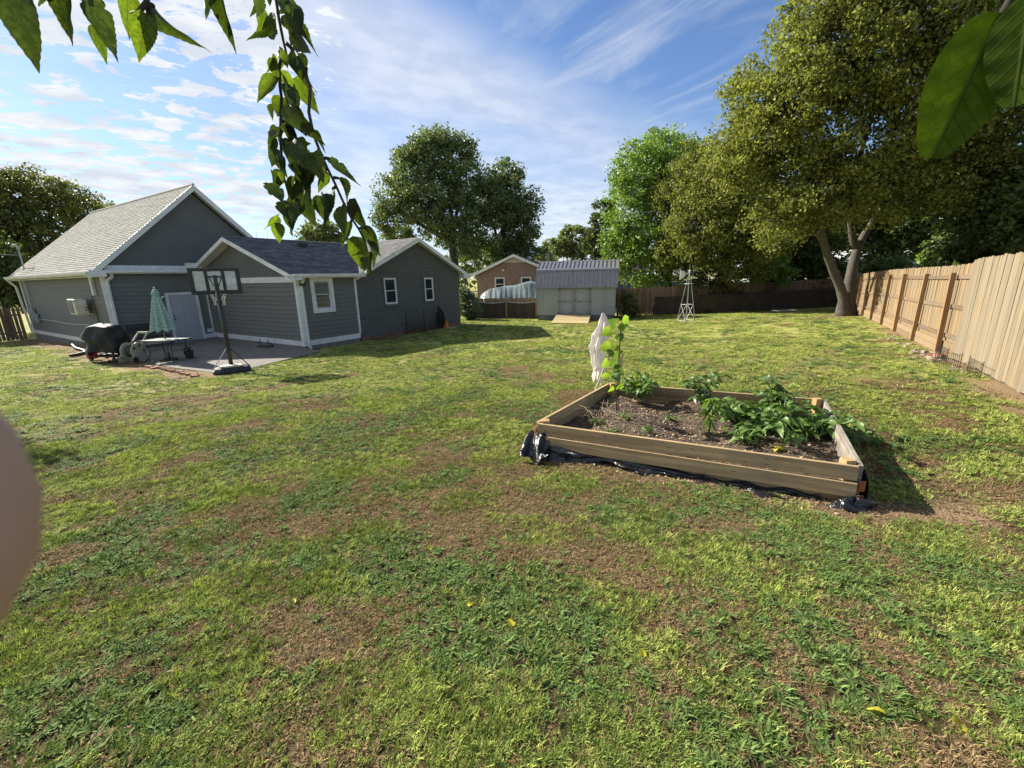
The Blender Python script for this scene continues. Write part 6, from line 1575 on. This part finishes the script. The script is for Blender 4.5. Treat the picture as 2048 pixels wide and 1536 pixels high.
# trees of the middle distance
for k, (px, Y, lobes_, lm, n_, lab) in enumerate((
    (1150, 62, [(1150, 480, 38, 30), (1125, 495, 22, 22), (1165, 505, 30, 18)], lf_far, 9000, 'pale green tree behind the brick house and shed'),
    (1205, 55, [(1205, 440, 26, 40), (1195, 490, 26, 30), (1225, 500, 24, 30)], lf_dark, 9000, 'narrow dark tree beside the bright green tree'),
    (1098, 70, [(1098, 505, 22, 20), (1085, 515, 18, 15)], lf_far, 4200, 'small hazy tree between the oak and the pale green tree'),
    (960, 64, [(965, 505, 40, 22), (940, 500, 20, 18), (1000, 520, 30, 15)], lf_far, 8000, 'sunlit low tree below the big round tree'),
    (930, 80, [(930, 505, 18, 18), (945, 530, 20, 18), (925, 545, 16, 14)], lf_far, 4200, 'small far tree right of the brick wing roof'),
    (635, 48, [(640, 465, 30, 20), (620, 478, 22, 14), (665, 476, 22, 14)], lf_far, 5200, 'thin topped tree peeking over the extension roof'),
    (800, 60, [(800, 465, 24, 12), (785, 475, 20, 10), (818, 472, 16, 10)], lf_far, 3600, 'low tree peeking over the wing roof ridge'))):
    tree('background_tree', lab, gz(at(px, 570, Y)), [lobe(*l, Y) for l in lobes_], n_, .34, lm, 80 + k, .18, clump=.7, group='trees beyond the houses', nl=3)
# bare twigs over the roof
tw = empty('bare_tree', gz(at(545, 560, 44)), 'bare leafless twigs standing above the extension roof', 'tree'); q = np.random.default_rng(9); mm = MB()
for k in range(16):
    x = 515 + k * 9 + q.normal() * 4; a, b = at(545 + (x - 545) * .4, 545, 44), at(x, 455 + abs(q.normal()) * 14, 44); mm.tube([a - tw.location, a.lerp(b, .5) + Vector((q.normal() * .2, 0, 0)) - tw.location, b - tw.location], [.035, .022, .008], 5)
mm.build('twigs', bark, tw)
tree('left_tree', 'dense dark tree mass left of the house behind the fence', gz(at(60, 600, 34)), [lobe(40, 390, 70, 50, 34), lobe(110, 400, 70, 45, 36), lobe(170, 430, 60, 40, 38), lobe(10, 460, 70, 60, 34), lobe(90, 480, 80, 50, 35), lobe(-50, 420, 70, 80, 33), lobe(40, 540, 60, 50, 33), lobe(215, 440, 30, 30, 40)], 66000, .18, leafmat('left_tree_leaf', (.085, .11, .035), (.16, .165, .05), .35, .35, .45), 91, .3, clump=.7, rough=.55, shell=.4)
tree('left_tree', 'shaded lower tree behind the far left fence', gz(at(10, 620, 26)), [lobe(10, 560, 50, 50, 26), lobe(-40, 520, 60, 60, 26), lobe(50, 590, 30, 30, 27)], 14000, .2, lf_dark, 92, .16, clump=.6)
# a small tree just outside the left frame edge; it throws the streaks of shade on the lawn
tree('crab_apple', 'small tree left of the view whose shade streaks the lawn', gz(Vector((-10.9, 7.2, 0))), [(Vector((-10.9, 7.2, 2.3)), 1.0, 1.0, .8), (Vector((-11.4, 6.8, 3.0)), .9, .9, .7), (Vector((-10.5, 6.4, 1.5)), .5, .5, .35)], 9000, .10, lf_green, 93, .09, clump=.3)
# shrubs: blue green bush by the screened fence, dark vine at the shed's right corner
bsh = empty('bushy_shrub', gz(at(938, 640, 29.0)), 'feathery grey green shrub between brick wing and screened fence', 'shrub')
crown('foliage', [lobe(936, 612, 22, 26, 29), lobe(930, 590, 14, 14, 29), lobe(945, 628, 16, 12, 29)], 9000, .13, leafmat('sage_leaf', (.10, .135, .085), (.15, .19, .12), .3, .25, .6), 95, bsh, clump=.28, drop=-.9); MB().tube([(0, 0, -.1), (0, 0, .8)], .05, 7).build('stem', bark_dark, bsh)
vsh = empty('creeper_vine', gz(Vector((7.45, 26.9, 0))), 'dark creeper growing at the right corner of the shed', 'vine')
crown('foliage', [lobe(1258, 610, 16, 28, 27), lobe(1270, 625, 14, 14, 27), lobe(1250, 590, 8, 12, 27)], 1500, .13, lf_dark, 96, vsh, per=12, clump=.3); 
for k in range(6): MB().tube([(0, 0, 0), (.1 * k - .2, .05, .8), (.16 * k - .35, 0, 1.7 - .1 * k)], .012, 5).build('vine_stem', bark_dark, vsh)
# far woods closing the horizon: one mass
fw = empty('distant_woods', (0, 130, -1.7)); fw['kind'] = 'stuff'; fw['label'] = 'far off line of woods along the horizon'; fw['category'] = 'woods'
q = np.random.default_rng(77); fl = []
for k in range(64):
    a = rad(-72 + k * 2.3); R_ = 105 + 25 * q.random(); h = 3.2 + 2.6 * q.random() + (2.5 if a > .2 or a < -.5 else 0); fl.append((Vector((R_ * math.sin(a), R_ * math.cos(a), -1.7 + h * .8)), 4.5, 4.5, h))
crown('foliage', fl, 60000, .75, leafmat('far_wood_leaf', (.075, .10, .045), (.11, .135, .06), .25, .3, .6), 99, fw, per=50, clump=1.6)
# ------------------------------------------------------------------ overhanging branches close to the camera
lf_near = leafmat('near_leaf', (.014, .026, .009), (.036, .056, .013), .28, .30, .5, mottle=.30, tcol=(1.3, 1.5, .45))
lf_lime = leafmat('near_leaf_backlit', (.045, .068, .012), (.075, .105, .018), .45, .25, .5, mottle=.4, tcol=(1.4, 1.6, .4))
twig_m = mat('twig_bark', (.055, .045, .035), (.03, .025, .02), 40, rough=.85)
NL = [leafmesh('leaf', .26, .25, .18, .035, lf_near, 22, .2), leafmesh('leaf', .24, .5, .35, .035, lf_near, 22, -.4), leafmesh('leaf', .28, .15, -.2, .035, lf_near, 22, .5, notch=.3), leafmesh('leaf', .21, .9, .3, .035, lf_near, 22, .7)]
LL = [leafmesh('leaf', .27, .2, .15, .035, lf_lime, 22, .3), leafmesh('leaf', .25, .3, -.25, .035, lf_lime, 22, -.3)]
q = np.random.default_rng(15)
def Z8(x, y): return x / 2.4976, y / 2.4976
def ZA(x, y): return 480 + x / 5.12, y / 5.12
def ZB(x, y): return 480 + x / 5.12, 280 + y / 5.12
def sprig(name, label, leaves, twigs, conv, Y, jit, rolls=.55):
    o0 = at(*conv(*twigs[0][0]), Y); root = empty(name, o0, label, 'branch')
    for path in twigs:
        pts = [at(*conv(*p), Y + .01 * math.sin(i)) - o0 for i, p in enumerate(path)]
        rad_ = [.0042 * (1 - .55 * i / len(pts)) for i in range(len(pts))]
        MB().tube(pts, rad_, 6).build('twig', twig_m, root, smooth=True)
    for k, lf in enumerate(leaves):
        x0, y0, x1, y1 = lf[:4]; lime_ = len(lf) > 4 and lf[4] == 'l'; w_ = lf[5] if len(lf) > 5 else 1.0
        dY = q.normal() * jit; a, b = at(*conv(x0, y0), Y + dY), at(*conv(x1, y1), Y + dY + q.normal() * jit * .6)
        put_leaf((LL if lime_ else NL)[k % (2 if lime_ else 4)], root, a - o0, b - o0, q.normal() * rolls, wide=w_ * (1.0 if jit > .025 else .78), face=(EYE - a).normalized())
    return root
sprig('overhanging_twig', 'large leaves hanging from the top left of the view', [(60, -60, 165, 325, '', 1.15), (335, -60, 305, 212, '', 1.2), (440, -40, 570, 332, '', 1.05), (640, -60, 622, 188, 'l', 1.1), (735, 70, 685, 308, 'l', 1.25), (768, 28, 968, 272, '', 1.0), (1050, -60, 990, 106, '', 1.2), (1100, -60, 1142, 236, '', .9), (470, 130, 528, 306, 'l', .9), (200, -90, 250, 30, '', 1.2), (860, -70, 880, 14, '', 1.1)],
      [[(-200, -330), (200, -200), (700, -130), (1150, -120), (1450, -240)], [(700, -130), (735, 0), (740, 72)], [(735, 10), (690, 62), (655, 68)], [(740, 20), (768, 30)], [(60, -240), (60, -60)], [(430, -170), (440, -40)], [(1100, -120), (1100, -58)], [(335, -170), (335, -60)]], Z8, .74, .02)
LA = [(200, -40, 135, 200), (320, -60, 280, 80), (235, 110, 215, 330, 'l'), (265, 200, 100, 460), (335, 130, 345, 310, 'l'), (345, 285, 405, 465, 'l', 1.5), (470, -10, 450, 185), (540, -20, 640, 168), (555, 50, 630, 350), (455, 150, 600, 410), (500, 350, 790, 535), (385, 470, 400, 650), (350, 555, 300, 770, 'l'), (350, 765, 215, 1122, 'l', .9), (440, 550, 430, 725, 'l'), (475, 615, 742, 885), (600, 535, 690, 745), (692, 690, 710, 972), (415, 735, 590, 910, 'l'), (555, 795, 795, 1182, 'l'), (470, 880, 600, 1200), (440, 995, 385, 1245, 'l', 1.4), (500, 1070, 742, 1405), (360, 1075, 300, 1225), (360, 1285, 300, 1480), (455, 1260, 485, 1430), (470, 1255, 620, 1500), (735, 1360, 885, 1533), (620, 1400, 690, 1550, 'l'), (440, 1305, 380, 1455)]
LB = [(340, -20, 312, 185), (370, 90, 330, 305), (390, 190, 470, 355), (430, -20, 560, 260), (520, 10, 690, 305), (650, 80, 742, 235), (330, 315, 385, 565), (415, 305, 430, 435, 'l'), (310, 470, 425, 640), (550, 200, 625, 425), (640, 300, 705, 565), (745, 125, 830, 405, 'l', 1.2), (690, 180, 762, 485), (865, 320, 820, 565, 'l'), (560, 375, 530, 705), (620, 465, 722, 875, '', 1.1), (565, 595, 600, 875), (945, 500, 900, 775, 'l', 1.3), (840, 555, 912, 885), (1055, 680, 1030, 975, 'l', 1.2), (1130, 840, 1098, 1115, 'l', 1.1), (915, 185, 1212, 535, '', .8), (1008, 388, 1152, 672, '', .8), (1158, 598, 1262, 965, '', .9), (1268, 888, 1445, 1185, '', .9), (1205, 990, 1215, 1342, 'l', 1.2), (1300, 1195, 1312, 1395, 'l', 1.3), (1320, 1025, 1412, 1295), (1345, 1150, 1288, 1452), (425, 625, 512, 865), (405, 755, 308, 955, 'l'), (375, 848, 412, 1062, 'l', 1.3), (455, 735, 545, 935)]
_q = np.random.default_rng(66)
LB = LB + [(a + _q.normal() * 26, b + _q.normal() * 26, c + _q.normal() * 34, d + _q.normal() * 30, *e) for a, b, c, d, *e in LB[::2] if a < 900]
LA = LA + [(a + _q.normal() * 28, b + _q.normal() * 30, c + _q.normal() * 40, d + _q.normal() * 34, *e) for a, b, c, d, *e in LA[::2]]
LBc = [(a, b + 1433.6, c, d + 1433.6, *e) for a, b, c, d, *e in LB]
def B_(x, y): return (x, y + 1433.6)
sprig('hanging_branch', 'leafy branch hanging down from the top left centre', LA + LBc,
      [[(300, -700), (340, -350), (365, -20), (400, 200), (440, 400), (490, 610)], [(440, 510), (400, 690), (410, 900), (425, 1010), (415, 1230), (415, 1440), B_(425, 150), B_(455, 400), B_(500, 560), B_(520, 720), B_(500, 860)],
       [(470, 440), (525, 490), (560, 580), (650, 700), (720, 900), (705, 1150), (755, 1390), B_(810, 95), B_(890, 280), B_(970, 440), B_(1060, 640), B_(1140, 800), B_(1215, 910), B_(1280, 1040), B_(1310, 1160), B_(1320, 1205)],
       [B_(870, 185), B_(918, 190)], [B_(960, 385), B_(1010, 390)], [B_(890, 290), B_(868, 320)], [B_(980, 480), B_(948, 500)], [B_(1070, 655), B_(1052, 682)], [B_(1120, 722), B_(1160, 720), B_(1165, 640)], [B_(1150, 815), B_(1130, 842)], [B_(1215, 910), B_(1268, 890)], [B_(810, 95), B_(785, 130)], [(405, 790), (350, 790)], [(420, 1225), (470, 1258)]], ZA, 1.08, .03)
# big leaves right beside the lens, top right
near_r = sprig('near_leaves', 'big out of focus green leaves in the top right corner', [], [[(2120, -160), (2060, -60), (2005, 30)], [(2060, -60), (2052, 10)]], lambda x, y: (x, y), .30, .0)
lf_close = leafmat('close_leaf', (.036, .068, .006), (.045, .075, .008), .45, .1, .8, tcol=(1.4, 1.5, .3), spec=.08, mottle=.2)
def blunt(u, v):
    t = v; hw = .33 * math.sin(math.pi * min(.97, .06 + .90 * t ** .85)) ** .62; x = (u * 2 - 1) * hw
    return (x, t, .12 * abs(x) - .10 * t * t + .012 * math.sin(t * 26) * abs(u * 2 - 1))
Lc = MB().grid(blunt, 14, 22).mesh('leaf'); Lc.materials.append(lf_close); Lc.polygons.foreach_set('use_smooth', [True] * len(Lc.polygons))
o0 = near_r.location
put_leaf(Lc, near_r, at(2000, 25, .30) - o0, at(1872, 308, .30) - o0, .2, wide=.82, face=Vector((-.3, -1, 0)))
put_leaf(Lc, near_r, at(2062, -10, .29) - o0, at(2030, 205, .28) - o0, .5, wide=.8, face=Vector((-.3, -1, 0)))

# ------------------------------------------------------------------ the photographer's hand beside the lens
def hand():
    def CP_(x, y, d): return EYE + CR * x + CU * y + _f * d
    V_, E_, R_ = [], [], []
    def chain(start, pts):
        i = start
        for x, y, d, r_ in pts:
            V_.append(CP_(x, y, d)); R_.append(r_); j = len(V_) - 1
            if i is not None: E_.append((i, j))
            i = j
        return i
    w = chain(None, [(-.125, -.20, -.055, .029), (-.118, -.13, -.045, .026), (-.118, -.09, -.035, .030), (-.112, -.055, -.022, .027)])
    palm = w
    chain(palm, [(-.100, -.018, -.004, .0115), (-.078, -.010, .010, .0098), (-.052, -.0066, .0165, .0090), (-.0420, -.0076, .0172, .0130), (-.0350, -.0074, .0168, .0130), (-.0297, -.0074, .0165, .0114), (-.0251, -.0074, .0163, .0064)])   # index, its tip beside the lens
    chain(palm, [(-.104, -.036, -.006, .0115), (-.080, -.030, .008, .0098), (-.058, -.027, .011, .0090), (-.044, -.026, .006, .0078)])
    chain(palm, [(-.106, -.056, -.008, .0110), (-.084, -.050, .004, .0094), (-.064, -.047, .006, .0086), (-.051, -.046, .001, .0074)])
    chain(palm, [(-.108, -.076, -.010, .0100), (-.088, -.070, .000, .0082), (-.073, -.067, .001, .0075), (-.063, -.066, -.003, .0066)])
    chain(2, [(-.098, -.085, -.046, .0145), (-.080, -.060, -.040, .0120), (-.066, -.036, -.030, .0106), (-.058, -.020, -.022, .0090)])                                     # thumb
    me = bpy.data.meshes.new('hand'); me.from_pydata([tuple(v) for v in V_], E_, []); me.update()
    sk = mat('skin', (.56, .35, .265), (.46, .275, .205), 60, rough=.55, bump=.05, bscale=400)
    me.materials.append(sk)
    o = link('hand', me); md = o.modifiers.new('skin', 'SKIN'); md.use_smooth_shade = True
    for i, sv in enumerate(me.skin_vertices[0].data): sv.radius = (R_[i], R_[i]); sv.use_root = i == 3
    for i, sv in enumerate(me.skin_vertices[0].data): sv.use_root = i == 3
    o.modifiers.new('smooth', 'SUBSURF').render_levels = 2
    tag(o, 'fingertip of the hand holding the camera, blurred at the left edge', 'hand')
hand()
